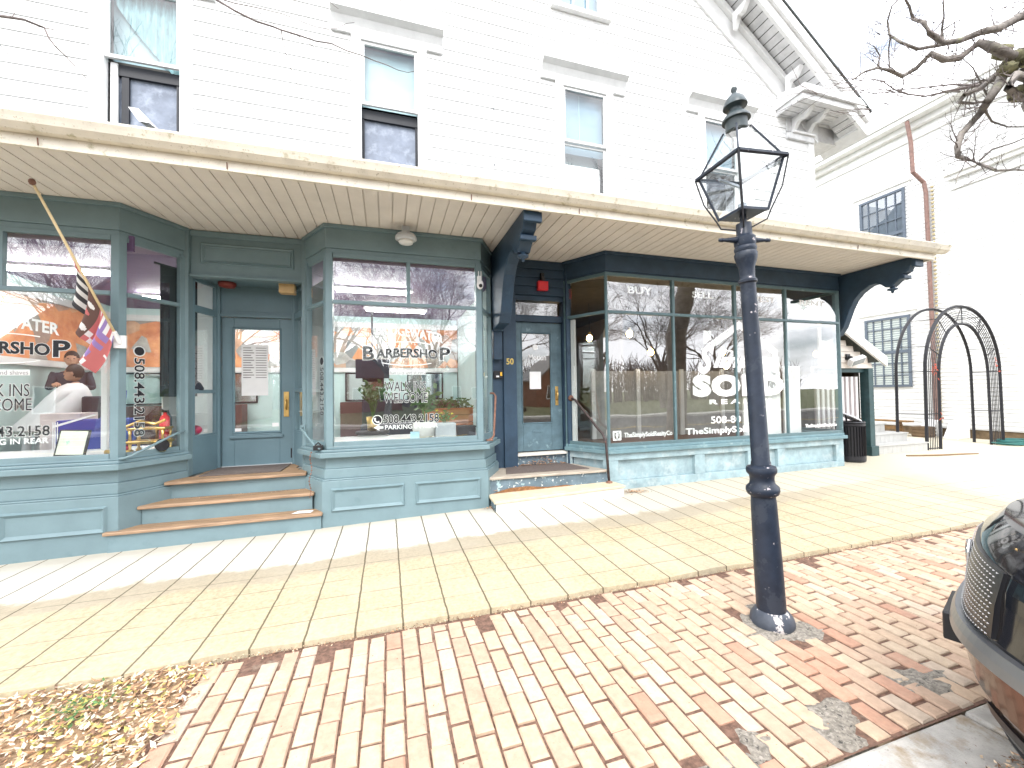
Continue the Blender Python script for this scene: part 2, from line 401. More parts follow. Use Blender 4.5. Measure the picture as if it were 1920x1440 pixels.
mb.build('cornice_return', eave_white, bld, bevel=.004)
mb = MB()
for x in (8.02, 8.42): scroll_bracket(mb, x, YO + .05, YW - .03, 7.168, .30)
mb.box(8.0, 8.62, YW - .10, YW - .03, 6.86, 6.90)
mb.build('eave_bracket', white_trim, bld, bevel=.005)
for bx in (6.45, 7.75):
    mb = MB(); scroll_bracket(mb, bx, YO + .06, YW - .13, RZ(bx + .1) - .02, .34, .11); mb.build('rake_bracket', white_trim, bld, bevel=.006)

# --- upstairs windows
shade_m = M('pale_roller_shade', (.36, .50, .54), .7, .05, 2); shade_sky = M('blind_with_sky_reflection', (.19, .29, .37), .6, .08, 2)  # second shade has the panes' blue sky reflection painted into its colour
screen_m = M('grey_insect_screen', (.21, .24, .30), .7, .15, 5, patch=(.33, .37, .44), ps=6, pt=.5, pw=.2)
curtain_m = M('pale_blue_curtain', (.24, .40, .43), .8, .25, 6, stretch=(6, 1, 1))
for k, (a, b, c, d) in enumerate(WIN):
    mb = MB()
    mid = (c + d) / 2 - .03
    # casing
    mb.box(a - TR, a, YW - .05, YW + .06, c, d); mb.box(b, b + TR, YW - .05, YW + .06, c, d); mb.box(a - TR, b + TR, YW - .052, YW + .06, d, d + .09)
    mb.box(a - TR - .04, b + TR + .04, YW - .09, YW + .06, c - .07, c)
    # upper sash
    mb.frame(a, b, mid, d, .045, YW - .025, YW + .015)
    win = mb.build('upper_window', white_trim, bld, bevel=.004)
    if k < 4:
        hb = MB()       # metal-capped hood with a concave soffit
        x0, x1 = a - .40, b + .38
        zb = d + .06
        prof = [(YW, zb), (YW - .05, zb), (YW - .06, zb + .10), (YW - .11, zb + .19), (YW - .20, zb + .235), (YW - .20, zb + .268), (YW - .17, zb + .268), (YW - .17, zb + .42), (YW, zb + .43)]
        hb.extr([(x0, p[0], p[1]) for p in prof], (x1 - x0, 0, 0))
        hb.build('window_hood', grey_trim if False else white_trim, win)
        hb = MB(); hb.box(x0 + .01, x1 - .01, YW - .174, YW - .1, zb + .27, zb + .425)
        hb.build('hood_cap', grey_trim, win)
    sh = MB(); sh.cur = 0
    if k == 0:
        # curtain pulled to one side over the upper light
        n = 26
        for j in range(n):
            u0, u1 = j / n, (j + 1) / n
            y0 = YW + .10 + .018 * math.sin(j * 1.9); y1 = YW + .10 + .018 * math.sin((j + 1) * 1.9)
            zl0 = d - .05 - 1.05 * u0 ** .8; zl1 = d - .05 - 1.05 * u1 ** .8
            sh.add([(a + u0 * (b - a), y0, max(mid, zl0)), (a + u1 * (b - a), y1, max(mid, zl1)), (a + u1 * (b - a), y1, d), (a + u0 * (b - a), y0, d)], [(0, 1, 2, 3)])
        sh.build('curtain', curtain_m, win)
        s2 = MB(); s2.box(a, b, YW + .16, YW + .165, mid, d); s2.build('shade', shade_m, win)
    else:
        lo = {1: mid, 2: mid - .12, 3: mid, 4: 8.0, 5: 8.0}[k]
        if k == 2:
            hs2 = MB(); hs2.box(a, b - .06, YW + .14, YW + .145, c, mid - .30); hs2.build('half_curtain', white_trim, win); hs2 = MB(); hs2.box(a + .36, a + .372, YW + .113, YW + .118, mid + .05, d); hs2.build('shade_seam', MATS['pale_roller_shade'], win)
        sh.box(a, b, YW + .12, YW + .125, lo, d - (.0)); sh.build('shade', shade_m if k == 1 else shade_sky, win)
    gl = MB(); gl.add([(a + .04, YW + .0, mid + .04), (b - .04, YW + .0, mid + .04), (b - .04, YW, d - .04), (a + .04, YW, d - .04)], [(0, 1, 2, 3)])
    gl.build('pane', G_UP, win)
    lo = MB()
    if k in (0, 1):
        # open sash pushed up, dark screen set back
        lo.frame(a + .13 if k == 0 else a + .005, b - .005, c + .0, mid - .02, .075 if k == 0 else .03, YW + .07, YW + .10); lo.box(a, b, YW + .06, YW + .10, mid - .16, mid - .02)
        lo.build('screen_frame', M('dark_screen_frame', (.012, .014, .020), .5, .1) if k == 0 else MATS['dark_screen_frame'], win)
        s2 = MB(); s2.box(a + .03, b - .02, YW + .105, YW + .108, c, mid - .1); s2.build('screen', screen_m, win)
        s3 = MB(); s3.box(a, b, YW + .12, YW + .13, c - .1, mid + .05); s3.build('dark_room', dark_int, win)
        if k == 0:
            s4 = MB(); s4.box(a + .03, a + .10, YW + .04, YW + .07, c, mid - .02); s4.build('jamb_liner', white_trim, win)
    else:
        lo.frame(a, b, c, mid, .04, YW + .02, YW + .05); lo.build('lower_sash', white_trim, win)
        g2 = MB(); g2.add([(a + .03, YW + .035, c + .03), (b - .03, YW + .035, c + .03), (b - .03, YW + .035, mid - .03), (a + .03, YW + .035, mid - .03)], [(0, 1, 2, 3)]); g2.build('pane', G_UP, win)
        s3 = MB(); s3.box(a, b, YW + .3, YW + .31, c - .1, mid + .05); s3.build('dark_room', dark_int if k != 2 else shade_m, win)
        if k in (4, 5):
            s4 = MB(); s4.box(a + .24, a + .26, YW - .02, YW + .01, c, mid); s4.box(a + .52, a + .54, YW - .02, YW + .01, c, mid); s4.build('glazing_bar', white_trim, win)
for z in (6.16, 5.25):
    mb = MB(); mb.tube([(1.67, YW - .005, z), (1.67, YW - .05, z), (1.67, YW - .05, z + .02)], .014, 8); mb.build('wall_hook', grey_trim, bld)
tag((lambda mb: mb.add([(-2.86, 5.98, 4.98), (-2.76, 5.98, 4.98), (-2.70, 6.12, 4.965), (-2.80, 6.12, 4.965), (-2.98, 6.0, 5.15), (-2.88, 6.0, 5.15)], [(0, 1, 5, 4), (2, 3, 4, 5), (0, 3, 4), (1, 5, 2)]).build('paper_bracket', white_plastic))(MB()), 'small white folded card standing on the sill of the far left upstairs window', 'card')

# --- canopy
mb = MB(); x = -7.0
while x < 8.66:
    mb.box(x, min(x + .1425, 8.68), 4.36, 6.32, 3.782, 3.80); x += .154
mb.box(-7, 8.68, 4.36, 6.3, 3.802, 3.815)
sof = mb.build('canopy_soffit', soffit_m, bld)
mb = MB()
mb.box(-7, 8.72, 4.325, 4.36, 3.70, 3.86); mb.box(8.68, 8.72, 4.36, YW, 3.70, 3.9)
gp = [(4.325, 3.80), (4.26, 3.80), (4.215, 3.84), (4.20, 3.875), (4.185, 3.905), (4.185, 3.925), (4.20, 3.925), (4.235, 3.87), (4.325, 3.87)]
mb.extr([(-7, p[0], p[1]) for p in gp], (15.9, 0, 0))
mb.build('canopy_gutter', gutter_m, bld, bevel=.004)
mb = MB(); mb.extr([(-7, 4.22, 3.90), (-7, YW, 4.55), (-7, YW, 4.58), (-7, 4.22, 3.93)], (15.85, 0, 0)); mb.build('canopy_roof', roof_m, bld)
for x in (-2.75, -1.4, .9, 2.2, 4.6, 6.9): mb = MB(); mb.tube([(x, 4.315, 3.775), (x, 4.322, 3.715)], .005, 6); mb.build('gutter_strap', rust, bld)

# carved canopy brackets
def canopy_bracket(x0, t, yb, navy_m):
    mb = MB()
    top = 3.775
    out = [(yb, top), (4.42, top), (4.43, 3.66), (4.50, 3.62), (4.53, 3.55), (4.60, 3.52), (4.64, 3.45), (4.70, 3.40), (4.76, 3.345), (4.86, 3.36), (4.92, 3.42), (5.0, 3.46), (5.1, 3.45), (5.25, 3.36), (5.36, 3.24), (5.44, 3.08), (5.50, 2.92), (5.56, 2.76), (5.66, 2.62), (yb, 2.56)]
    inn = [(yb, 2.82), (5.76, 2.9), (5.70, 3.08), (5.62, 3.24), (5.50, 3.38), (5.36, 3.48), (yb - .1, 3.55), (yb, 3.55)]
    s = yb - 6.0
    mb.extr([(x0, y if i > 13 and False else y, z) for i, (y, z) in enumerate(out)], (t, 0, 0))
    br = mb.build('canopy_bracket', navy_m, bld, bevel=.012)
    mb = MB(); mb.lathe([(.0, -.11), (.02, -.10), (.022, -.07), (.07, -.05), (.075, -.03), (.03, -.015), (.04, 0.01)], (x0 + t / 2, 4.79, 3.35), n=14); mb.build('turned_drop', navy_m, br, smooth=True)
    mb = MB(); mb.box(x0 - .03, x0 + t + .03, 4.40, 4.46, 3.60, 3.72); mb.build('bracket_band', navy_m, br, bevel=.01); mb = MB(); mb.box(x0 - .02, x0 + t + .02, 4.56, 4.64, 3.44, 3.5); mb.build('bracket_band', navy_m, br, bevel=.01)
    return br
canopy_bracket(1.56, .17, 6.16, navy)
canopy_bracket(8.40, .15, 5.98, navy)
mb = MB(); mb.box(1.58, 1.72, 6.05, 6.19, 2.12, 2.56); mb.extr([(1.56, 6.02, 2.56), (1.56, 6.19, 2.56), (1.56, 6.19, 2.70), (1.56, 5.96, 2.66)], (.17, 0, 0)); mb.build('bracket_foot', navy, bld, bevel=.01)

# --- shopfront bays
def bay(name, pts, paint, base, glass, z0, zsill, zbot, ztr, ztop, front, pane_depth=.03, skip_sides=False, profile='barber', frieze=None):
    """pts: plan polyline from left to right.  front: list of x positions of upper mullions, list of lower mullions"""
    frieze = frieze or paint
    mb = MB()
    mb.prism(ring(pts, .0, -.14), 3.48, 3.776); mb.prism(ring(pts, .03, -.14), 3.735, 3.779); mb.prism(ring(pts, -.015, -.12), ztop, 3.478)
    fz = mb.build('bay_frieze', frieze, bld, bevel=.004)
    fr = MB()
    # corner posts
    n = len(pts)
    for i in range(n):
        c = Vector(pts[i]); dirs = []
        if i > 0: dirs.append((Vector(pts[i - 1]) - c).normalized())
        if i < n - 1: dirs.append((Vector(pts[i + 1]) - c).normalized())
        w = .075 if profile == 'barber' else .028
        if len(dirs) == 2:
            inn = Vector(offset_poly(pts, -.07)[i])
            fr.prism([tuple(c + dirs[0] * w), tuple(c), tuple(c + dirs[1] * w), tuple(inn + dirs[1] * w * .6), tuple(inn + dirs[0] * w * .6)], zbot - .0, ztop)
        else:
            nn = Vector((dirs[0].y, -dirs[0].x)) * (1 if i == n - 1 else -1)
            q = Vector(offset_poly(pts, -.07)[i])
            fr.prism([tuple(c), tuple(c + dirs[0] * w), tuple(q + dirs[0] * w), tuple(q)], zbot, ztop)
    gl = MB(); pw = .075 if profile == 'barber' else .028
    for i in range(n - 1):
        P0, P1 = pts[i], pts[i + 1]; L = (Vector(P1) - Vector(P0)).length
        fr.seg(P0, P1); gl.seg(P0, P1)
        a, b = pw * 1.1, L - pw * 1.1
        fr.box(a, b, -.055, -.006, zbot, zbot + .055)               # bottom rail
        fr.box(a, b, -.055, -.010, ztop - .05, ztop)                 # head
        fr.box(a, b, -.055, .004, ztr - .022, ztr + .022)            # transom
        if i == 1 or n == 2:
            for x in front[0]:
                fr.box(x - P0[0] - .025, x - P0[0] + .025, -.055, 0, ztr + .022, ztop - .05)
            for x in front[1]:
                fr.box(x - P0[0] - .018, x - P0[0] + .018, -.05, -.004, zbot + .055, ztr - .022)
        gl.add([(a, -.03, zbot + .03), (b, -.03, zbot + .03), (b, -.03, ztop - .02), (a, -.03, ztop - .02)], [(0, 1, 2, 3)])
    bw = fr.build(name, paint, bld, bevel=.004)
    gl.build('glass_pane', glass, bw)
    mb = MB()
    if profile == 'barber':
        mb.prism(ring(pts, .075, -.2), z0, .545); mb.prism(ring(pts, .060, -.2), .545, .565)
        mb.prism(ring(pts, .035, -.2), .565, .685); mb.prism(ring(pts, .012, -.2), .685, .832)
        bk = mb.build('bulkhead', base, bw, bevel=.007)
        mb = MB(); mb.prism(ring(pts, .105, -.25), .832, .895); mb.prism(ring(pts, .06, -.25), .895, .925); mb.prism(ring(pts, .0, -.2), .925, zbot + .002)
        mb.build('window_sill', base, bw, bevel=.007)
        mb = MB(); mb.seg(pts[1], pts[2]); L = (Vector(pts[2]) - Vector(pts[1])).length
        if L > 1:
            for a, b in ((.055, .94), (1.07, 1.95)): mb.mould(a, b, .165, .455, .055, .0755, .028)
        mb.build('raised_panel', base, bw)
    else:
        mb.prism(ring(pts, .0, -.2), z0, .215); mb.prism(ring(pts, -.065, -.2), .215, .53); mb.prism(ring(pts, -.004, -.2), .53, .64)
        bk = mb.build('bulkhead', base, bw, bevel=.006)
        mb = MB(); mb.prism(ring(pts, .045, -.25), .64, .70); mb.prism(ring(pts, .01, -.2), .70, zbot + .002); mb.build('window_sill', MATS['shop_sill_paint'], bw, bevel=.006)
        mb = MB(); mb.seg(pts[1], pts[2])
        L = (Vector(pts[2]) - Vector(pts[1])).length
        for a, b in ((0, .16), (1.60, 1.80), (2.72, 2.86), (3.40, 3.58), (L - .2, L)): mb = MB(); mb.seg(pts[1], pts[2]); mb.box(a, b, -.07, -.005, .216, .529); mb.build('panel_stile', base, bw, bevel=.006)
        mb = MB(); mb.seg(pts[0], pts[1]); l2 = (Vector(pts[1]) - Vector(pts[0])).length; mb.box(l2 - .12, l2 - .005, -.07, -.005, .216, .529); mb.box(0, .10, -.07, -.005, .216, .529)
        mb.build('panel_stile', base, bw, bevel=.006)
    return bw
M('shop_sill_paint', (.14, .235, .265), .45, .12, 5, .15, 40, patch=(.26, .36, .38), ps=7, pt=.58, pw=.12)
mullion_paint = M('green_mullion_paint', (.090, .152, .168), .45, .08, 5, .1, 40, patch=(.2, .29, .30), ps=9, pt=.6, pw=.1)
B1 = [(-5.22, 6.16), (-4.83, YF), (-2.83, YF), (-2.44, 6.16)]
B2 = [(-1.07, 6.13), (-.73, YF), (1.28, YF), (1.57, 6.1)]
B3 = [(2.84, 6.22), (3.25, YF - .01), (8.3, YF), (8.3, 6.6)]
bay1 = bay('bay_window', B1, teal, teal, G_FRONT, -.3, .9, .945, 2.775, 3.42, ((-3.83,), ()))
bay2 = bay('bay_window', B2, teal, teal, G_FRONT, -.3, .9, .96, 2.795, 3.42, ((.285,), ()))
bay3 = bay('display_window', B3, mullion_paint, peel, G_SHOP, -.3, .7, .74, 2.84, 3.46, ((4.50, 5.78, 6.94), (4.50, 5.78, 6.94)), profile='shop', frieze=navy)

# --- walls between the bays, at the back line
mb = MB()
for p0, p1, p2 in ((-2.50, -2.415, 6.14), (-1.105, -1.03, 6.12)): mb = MB(); mb.box(p0, p1, p2, 6.32, .60, 3.777); mb.build('pilaster', teal, bld, bevel=.006)
mb = MB()
mb.box(-2.415, -1.105, 6.20, 6.30, 3.17, 3.776)
mb.box(-2.415, -1.105, 6.17, 6.20, 3.70, 3.772)
mb.box(-2.415, -1.105, 6.16, 6.20, 3.17, 3.20)
pil = mb.build('entrance_surround', teal, bld, bevel=.006)
mb = MB(); mb.seg((-2.36, 6.2), (-1.16, 6.2)); mb.mould(.05, 1.15, 3.345, 3.625, .04, .0, .018); mb.mould(.09, 1.11, 3.385, 3.585, .02, .0, .010); mb.build('raised_panel', teal, pil)
# recess: over-door panel, ceiling, side lights
mb = MB()
mb.box(-2.30, -1.20, 6.75, 6.80, 2.80, 3.2); mb.box(-2.415, -1.105, 6.30, 6.80, 3.2, 3.23)
mb.box(-2.34, -2.26, 6.70, 6.80, .6, 3.2); mb.box(-1.345, -1.22, 6.70, 6.80, .6, 3.2)
mb.box(-2.26, -1.345, 6.71, 6.80, 2.755, 2.80)
mb.box(-2.255, -1.35, 6.735, 6.75, 2.80, 2.84)
mb.build('door_frame', door_teal, bld, bevel=.005)
for P0, P1 in (((-2.415, 6.27), (-2.285, 6.71)), ((-1.325, 6.71), (-1.105, 6.27))):
    mb = MB(); mb.seg(P0, P1); Ls = (Vector(P1) - Vector(P0)).length
    mb.box(0, Ls, -.05, 0, .6, 1.08)
    for z0, z1 in ((1.08, 1.11), (1.66, 1.71), (2.74, 2.83), (3.15, 3.2)): mb.box(.04, Ls - .04, -.05, -.003, z0, z1)
    mb.box(0, .04, -.05, 0, 1.08, 3.2); mb.box(Ls - .04, Ls, -.05, 0, 1.08, 3.2)
    sl = mb.build('side_light', door_teal, bld, bevel=.004)
    mb = MB(); mb.seg(P0, P1); mb.add([(.04, -.03, 1.1), (Ls - .04, -.03, 1.1), (Ls - .04, -.03, 3.17), (.04, -.03, 3.17)], [(0, 1, 2, 3)]); mb.build('glass_pane', G_FRONT, sl)
    mb = MB(); mb.seg(P0, P1); mb.box(-.12, Ls + .3, -.30, -.29, .7, 3.3); mb.box(0, Ls, -.28, -.06, 1.37, 1.385); mb.box(0, Ls, -.28, -.06, 1.66, 1.70); mb.build('white_back_board', white_int, sl)
# barber door
dr = MB(); x0, x1, y = -2.252, -1.353, 6.76
dr.box(x0, x0 + .15, y, y + .045, .605, 2.75); dr.box(x1 - .165, x1, y, y + .045, .605, 2.75)
dr.box(x0 + .15, x1 - .165, y, y + .045, 2.59, 2.75); dr.box(x0 + .15, x1 - .165, y, y + .045, .605, 1.09)
dr.box(x0 + .10, x1 - .12, y - .03, y, 1.005, 1.045); dr.box(x0 + .13, x1 - .15, y - .018, y, 1.045, 1.065)
door = dr.build('shop_door', door_teal, bld, bevel=.006)
mb = MB(); mb.seg((x0, y), (x1, y)); mb.mould(.125, .90 - .14, 1.07, 2.615, .03, .0, .012); mb.build('glazing_bead', door_teal, door)
mb = MB(); mb.add([(x0 + .14, y + .02, 1.08), (x1 - .155, y + .02, 1.08), (x1 - .155, y + .02, 2.6), (x0 + .14, y + .02, 2.6)], [(0, 1, 2, 3)]); mb.build('glass_pane', G_FRONT, door)
mb = MB(); mb.box(-1.465, -1.395, y - .012, y, 1.30, 1.67); hp = mb.build('handle_plate', brass, door, bevel=.004)
mb = MB(); mb.tube([(-1.43, y - .012, 1.56), (-1.43, y - .05, 1.54), (-1.43, y - .055, 1.44), (-1.43, y - .012, 1.41)], .010, 8); mb.build('handle', brass, hp, smooth=True)
mb = MB(); mb.box(-1.375, -1.358, y - .008, y, .69, .83); mb.build('hinge', black_iron, door)
mb = MB(); mb.box(x0, x1, y - .03, y - .002, .602, .617); mb.build('threshold', grey_trim, door)
paper = M('white_paper', (.82, .82, .82), .7, .03)
mb = MB(); mb.seg((x0, y), (x1, y))
mb.box(.24, .58, -.012, -.008, 1.62, 2.36)
mb.cur = 1
for r in range(13):
    zz = 2.31 - r * .036
    mb.box(.26, .26 + .10 + .02 * ((r * 7) % 3), -.0076, -.0068, zz, zz + .012); mb.box(.42, .56, -.0076, -.0068, zz, zz + .010)
mb.build('price_list', [paper, M('grey_print', (.22, .20, .20), .6)], door)
mb = MB(); mb.seg((x0, y), (x1, y)); mb.box(.155, .235, -.015, -.010, 1.105, 1.15); mb.box(.63, .715, -.015, -.010, 1.16, 1.215); mb.build('sticker', paper, door)
# recess furnishings
mb = MB(); mb.box(-1.44, -1.24, 6.36, 6.50, 3.06, 3.198); sgn_ = mb.build('entrance_light_box', amber, bld, bevel=.006)
mb = MB(); mb.lathe([(.11, 0), (.11, -.03), (.09, -.06), (.03, -.075)], (-2.12, 6.55, 3.199), n=16); mb.build('fire_bell', M('dark_red_paint', (.22, .04, .03), .4), bld, smooth=True)
# door 50
mb = MB()
mb.box(1.58, 1.76, 6.19, 6.30, -.3, 3.776); mb.box(1.76, 1.975, 6.145, 6.32, .40, 3.20)
mb.box(1.975, 2.0, 6.28, 6.45, .62, 3.12); mb.box(2.85, 2.93, 6.28, 6.45, .62, 3.12); mb.box(2.0, 2.85, 6.30, 6.42, 2.775, 2.885); mb.box(1.975, 2.95, 6.26, 6.42, 3.12, 3.20)
zz = 3.20
for k in range(4):
    mb.extr([(1.76, 6.20, zz), (1.76, 6.22, zz + .142), (1.76, 6.30, zz + .142), (1.76, 6.30, zz)], (1.14, 0, 0)); zz += .1445
mb.box(2.86, 2.95, 6.16, 6.28, .42, 3.776)
en = mb.build('entrance_surround', navy, bld, bevel=.005)
mb = MB(); mb.add([(2.0, 6.35, 2.885), (2.85, 6.35, 2.885), (2.85, 6.35, 3.12), (2.0, 6.35, 3.12)], [(0, 1, 2, 3)]); mb.build('transom_pane', G_FRONT, en)
mb = MB(); mb.seg((1.76, 6.145), (1.975, 6.145)); letter(mb, '50', .045, .165, 2.05, 2.15, .004, .02); mb.build('house_number', gold_l, en)
dr = MB(); x0, x1, y = 2.002, 2.848, 6.36
dr.box(x0, x0 + .14, y, y + .045, .63, 2.772); dr.box(x1 - .20, x1, y, y + .045, .63, 2.772)
dr.box(x0 + .14, x1 - .20, y, y + .045, 2.59, 2.772); dr.box(x0 + .14, x1 - .20, y, y + .045, .63, 1.10)
door2 = dr.build('shop_door', door_blue, bld, bevel=.006)
mb = MB(); mb.seg((x0, y), (x1, y)); mb.mould(.12, .665, 1.08, 2.61, .025, 0, .010); mb.box(.30, .46, .0, .010, .94, .975); mb.build('mail_slot', door_blue, door2)
mb = MB(); mb.add([(x0 + .13, y + .02, 1.09), (x1 - .19, y + .02, 1.09), (x1 - .19, y + .02, 2.6), (x0 + .13, y + .02, 2.6)], [(0, 1, 2, 3)]); mb.build('glass_pane', G_FRONT, door2)
mb = MB(); mb.box(2.72, 2.775, y - .012, y, 1.38, 1.70); hp = mb.build('handle_plate', brass, door2, bevel=.004)
mb = MB(); mb.tube([(2.747, y - .012, 1.62), (2.747, y - .055, 1.60), (2.747, y - .055, 1.50), (2.747, y - .012, 1.47)], .010, 8); mb.build('handle', brass, hp, smooth=True)
mb = MB(); mb.seg((x0, y), (x1, y)); mb.box(.27, .47, -.015, -.010, 1.66, 1.95); mb.build('notice', paper, door2)
mb = MB(); mb.seg((x0, y), (x1, y)); letter(mb, 'Motion', .26, .57, 2.14, 2.24, -.012, .01); mb.lathe([(.05, 0), (.05, .001)], (.38, -.012, 2.36), (0, 1, 0), n=16); mb.build('lettering', white_vinyl_l, door2)
# ---------------------------------------------------------------- lettering on the shop glass
def barber_lettering(P0, cxx, bwin):
    mb = MB(); mb.seg(P0, (P0[0] + 1, P0[1])); o = P0[0] - cxx
    X = lambda x: x - .27 - o
    wv = -.0325
    letter(mb, 'BRIDGEWATER', X(-.13), X(.74), 2.34, 2.47, wv, .03, 0, 1, arc=.03, rot=-.10)
    B = dict(outline=.030, oi=1)
    letter(mb, 'B', X(-.295), X(-.155), 2.06, 2.24, wv, .03, 0, 0, **B)
    letter(mb, 'ARBERSHO', X(-.135), X(.665), 2.07, 2.20, wv, .035, 0, 0, arc=.022, **B)
    letter(mb, 'P', X(.69), X(.836), 2.06, 2.24, wv, .03, 0, 0, **B)
    for zz, s in ((2.275, 1), (2.02, -1)):
        pts = [(X(-.05) + k * .07, wv, zz + s * .03 * (1 - ((k - 4.5) / 4.5) ** 2)) for k in range(10)]
        mb.cur = 1; mb.tube(pts, .006, 4); mb.cur = 0
    mb.cur = 1; mb.box(X(.03), X(.50), wv - .001, wv, 1.865, 1.925); mb.cur = 0
    letter(mb, 'haircuts and shaves', X(.04), X(.49), 1.872, 1.918, wv + .002, .0, 0, 2)
    letter(mb, 'WALK INS', X(-.03), X(.50), 1.645, 1.775, wv, .0, 0, 0, outline=.034, oi=1)
    letter(mb, 'WELCOME', X(-.04), X(.52), 1.495, 1.625, wv, .0, 0, 0, outline=.034, oi=1)
    letter(mb, '508.443.2158', X(-.05), X(.67), 1.225, 1.335, wv, .015, 0, 0, outline=.035, oi=1)
    mb.cur = 1; mb.lathe([(.065, 0), (.065, .001)], (X(-.125), wv, 1.275), (0, 1, 0), n=24); mb.cur = 0
    mb.lathe([(.054, 0), (.054, .001)], (X(-.125), wv + .0015, 1.275), (0, 1, 0), n=24)
    mb.cur = 1; mb.tube([(X(-.155), wv + .004, 1.302), (X(-.15), wv + .004, 1.262), (X(-.125), wv + .004, 1.245), (X(-.10), wv + .004, 1.25)], [.014, .008, .008, .014], 6); mb.cur = 0
    letter(mb, 'PARKING IN REAR', X(-.03), X(.66), 1.145, 1.205, wv, .022, 0, 1)
    mb.cur = 1; mb.add([(X(-.17), wv, 1.175), (X(-.10), wv, 1.215), (X(-.10), wv, 1.19), (X(-.05), wv, 1.19), (X(-.05), wv, 1.16), (X(-.10), wv, 1.16), (X(-.10), wv, 1.135)], [tuple(range(7))]); mb.cur = 0
    mb.build('lettering', [ink, white_vinyl_l, M('grey_ink', (.25, .25, .27), .5) if 'grey_ink' not in MATS else MATS['grey_ink']], bwin)
barber_lettering(B2[1], .27, bay2)
barber_lettering(B1[1], -3.83, bay1)
for P0, P1, par, z0, z1, u in ((B1[2], B1[3], bay1, 1.17, 2.20, .17), (B2[0], B2[1], bay2, 1.35, 2.10, .42)):
    mb = MB(); mb.seg(P0, P1)
    letter(mb, '508.443.2158', u, u + .105, z0, z1 - .13, -.0325, .015, 0, 0, outline=.035, oi=1, vert=True)
    mb.cur = 1; mb.lathe([(.062, 0), (.062, .001)], (u + .05, -.0325, z1 - .05), (0, 1, 0), n=20); mb.cur = 0
    mb.lathe([(.050, 0), (.050, .001)], (u + .05, -.031, z1 - .05), (0, 1, 0), n=20)
    mb.build('lettering', [ink, white_vinyl_l], par)
mb = MB(); mb.seg(B3[1], (B3[1][0] + 1, B3[1][1])); o = B3[1][0]; wv = -.034
for t, a, b, z0, z1 in (('BUY', 3.66, 4.12, 3.15, 3.27), ('SELL', 4.90, 5.33, 3.15, 3.26), ('INVEST', 5.98, 6.72, 3.15, 3.25), ('RENT', 7.31, 7.95, 3.14, 3.24)):
    letter(mb, t, a - o, b - o, z0, z1, wv, .028)
# house outline with chimney
for p in ([(5.05, 2.29), (5.13, 2.21), (5.88, 2.66), (5.88, 2.80)], [(5.88, 2.80), (5.88, 2.66), (6.62, 2.22), (6.74, 2.30)], [(6.62, 1.9), (6.74, 1.9), (6.74, 2.30), (6.62, 2.22)],
          [(5.12, 2.37), (5.27, 2.46), (5.27, 2.60), (5.12, 2.60)]):
    mb.add([(x - o, wv - .0008, z) for x, z in p], [tuple(range(len(p)))])
letter(mb, 'The', 5.47 - o, 5.72 - o, 2.24, 2.30, wv, .015)
letter(mb, 'S', 4.98 - o, 5.32 - o, 1.87, 2.37, wv + .001, .045, .35, outline=.018, oi=1)
letter(mb, 'imply', 5.30 - o, 6.52 - o, 1.90, 2.24, wv + .0014, .04, .3, outline=.014, oi=1)
letter(mb, 'SOLD', 4.86 - o, 6.86 - o, 1.48, 1.86, wv, .075, 0, space=1.15)
letter(mb, 'REALTY', 5.20 - o, 6.58 - o, 1.355, 1.435, wv, .03, 0, space=1.5)
letter(mb, '508-80', 5.22 - o, 5.86 - o, 1.03, 1.15, wv, .012)
letter(mb, 'TheSimplySold', 4.70 - o, 6.05 - o, .83, .97, wv, .022)
letter(mb, 'TheSimplySoldRealtyCo', 3.54 - o, 4.44 - o, .85, .95, wv, .03)
letter(mb, 'TheSimplySoldRealtyCo', 7.36 - o, 8.16 - o, .86, .94, wv, .03)
mb.cur = 0; a, b = 3.34 - o, 3.49 - o
mb.frame(a, b, .835, .985, .03, wv - .001, wv); letter(mb, 'f', a + .05, b - .04, .85, .97, wv, .05)
mb.build('lettering', [white_vinyl_l, MATS['grey_ink']], bay3)

# ---------------------------------------------------------------- barbershop interior
mural = bpy.data.materials.new('orange_stone_mural'); mural.use_nodes = True
nt = mural.node_tree; L = nt.links.new; b = nt.nodes['Principled BSDF']; b.inputs['Roughness'].default_value = .6
tc = nt.nodes.new('ShaderNodeTexCoord'); vo = nt.nodes.new('ShaderNodeTexVoronoi'); vo.inputs['Scale'].default_value = 3.2
nz = nt.nodes.new('ShaderNodeTexNoise'); nz.inputs['Scale'].default_value = 5; nz.inputs['Detail'].default_value = 5
r1 = nt.nodes.new('ShaderNodeValToRGB'); e = r1.color_ramp.elements; e[0].position = .0; e[0].color = (.60, .24, .11, 1); e[1].position = 1; e[1].color = (.66, .36, .20, 1)
for p, c in ((.35, (.68, .30, .14, 1)), (.5, (.20, .22, .22, 1)), (.62, (.45, .45, .42, 1)), (.75, (.28, .25, .22, 1))): q = e.new(p); q.color = c
sp = nt.nodes.new('ShaderNodeSeparateColor'); mxm = nt.nodes.new('ShaderNodeMixRGB'); mxm.blend_type = 'OVERLAY'; mxm.inputs[0].default_value = .7
L(tc.outputs['Object'], vo.inputs['Vector']); L(tc.outputs['Object'], nz.inputs['Vector']); L(vo.outputs['Color'], sp.inputs[0]); L(sp.outputs[0], r1.inputs[0])
L(r1.outputs[0], mxm.inputs[1]); L(nz.outputs[0], mxm.inputs[2]); L(mxm.outputs[0], b.inputs['Base Color'])
IY = 10.2
mb = MB(); mb.box(-5.28, 1.7, IY, IY + .1, .3, 3.5); mb.box(-5.296, -5.28, 6.2, IY, .3, 3.5)
mb.box(1.72, 1.76, 6.3, IY, .3, 3.5); mb.box(-2.25, -1.25, 7.6, 7.64, 2.7, 3.5)
shop = mb.build('barbershop_walls', teal_int, bld)
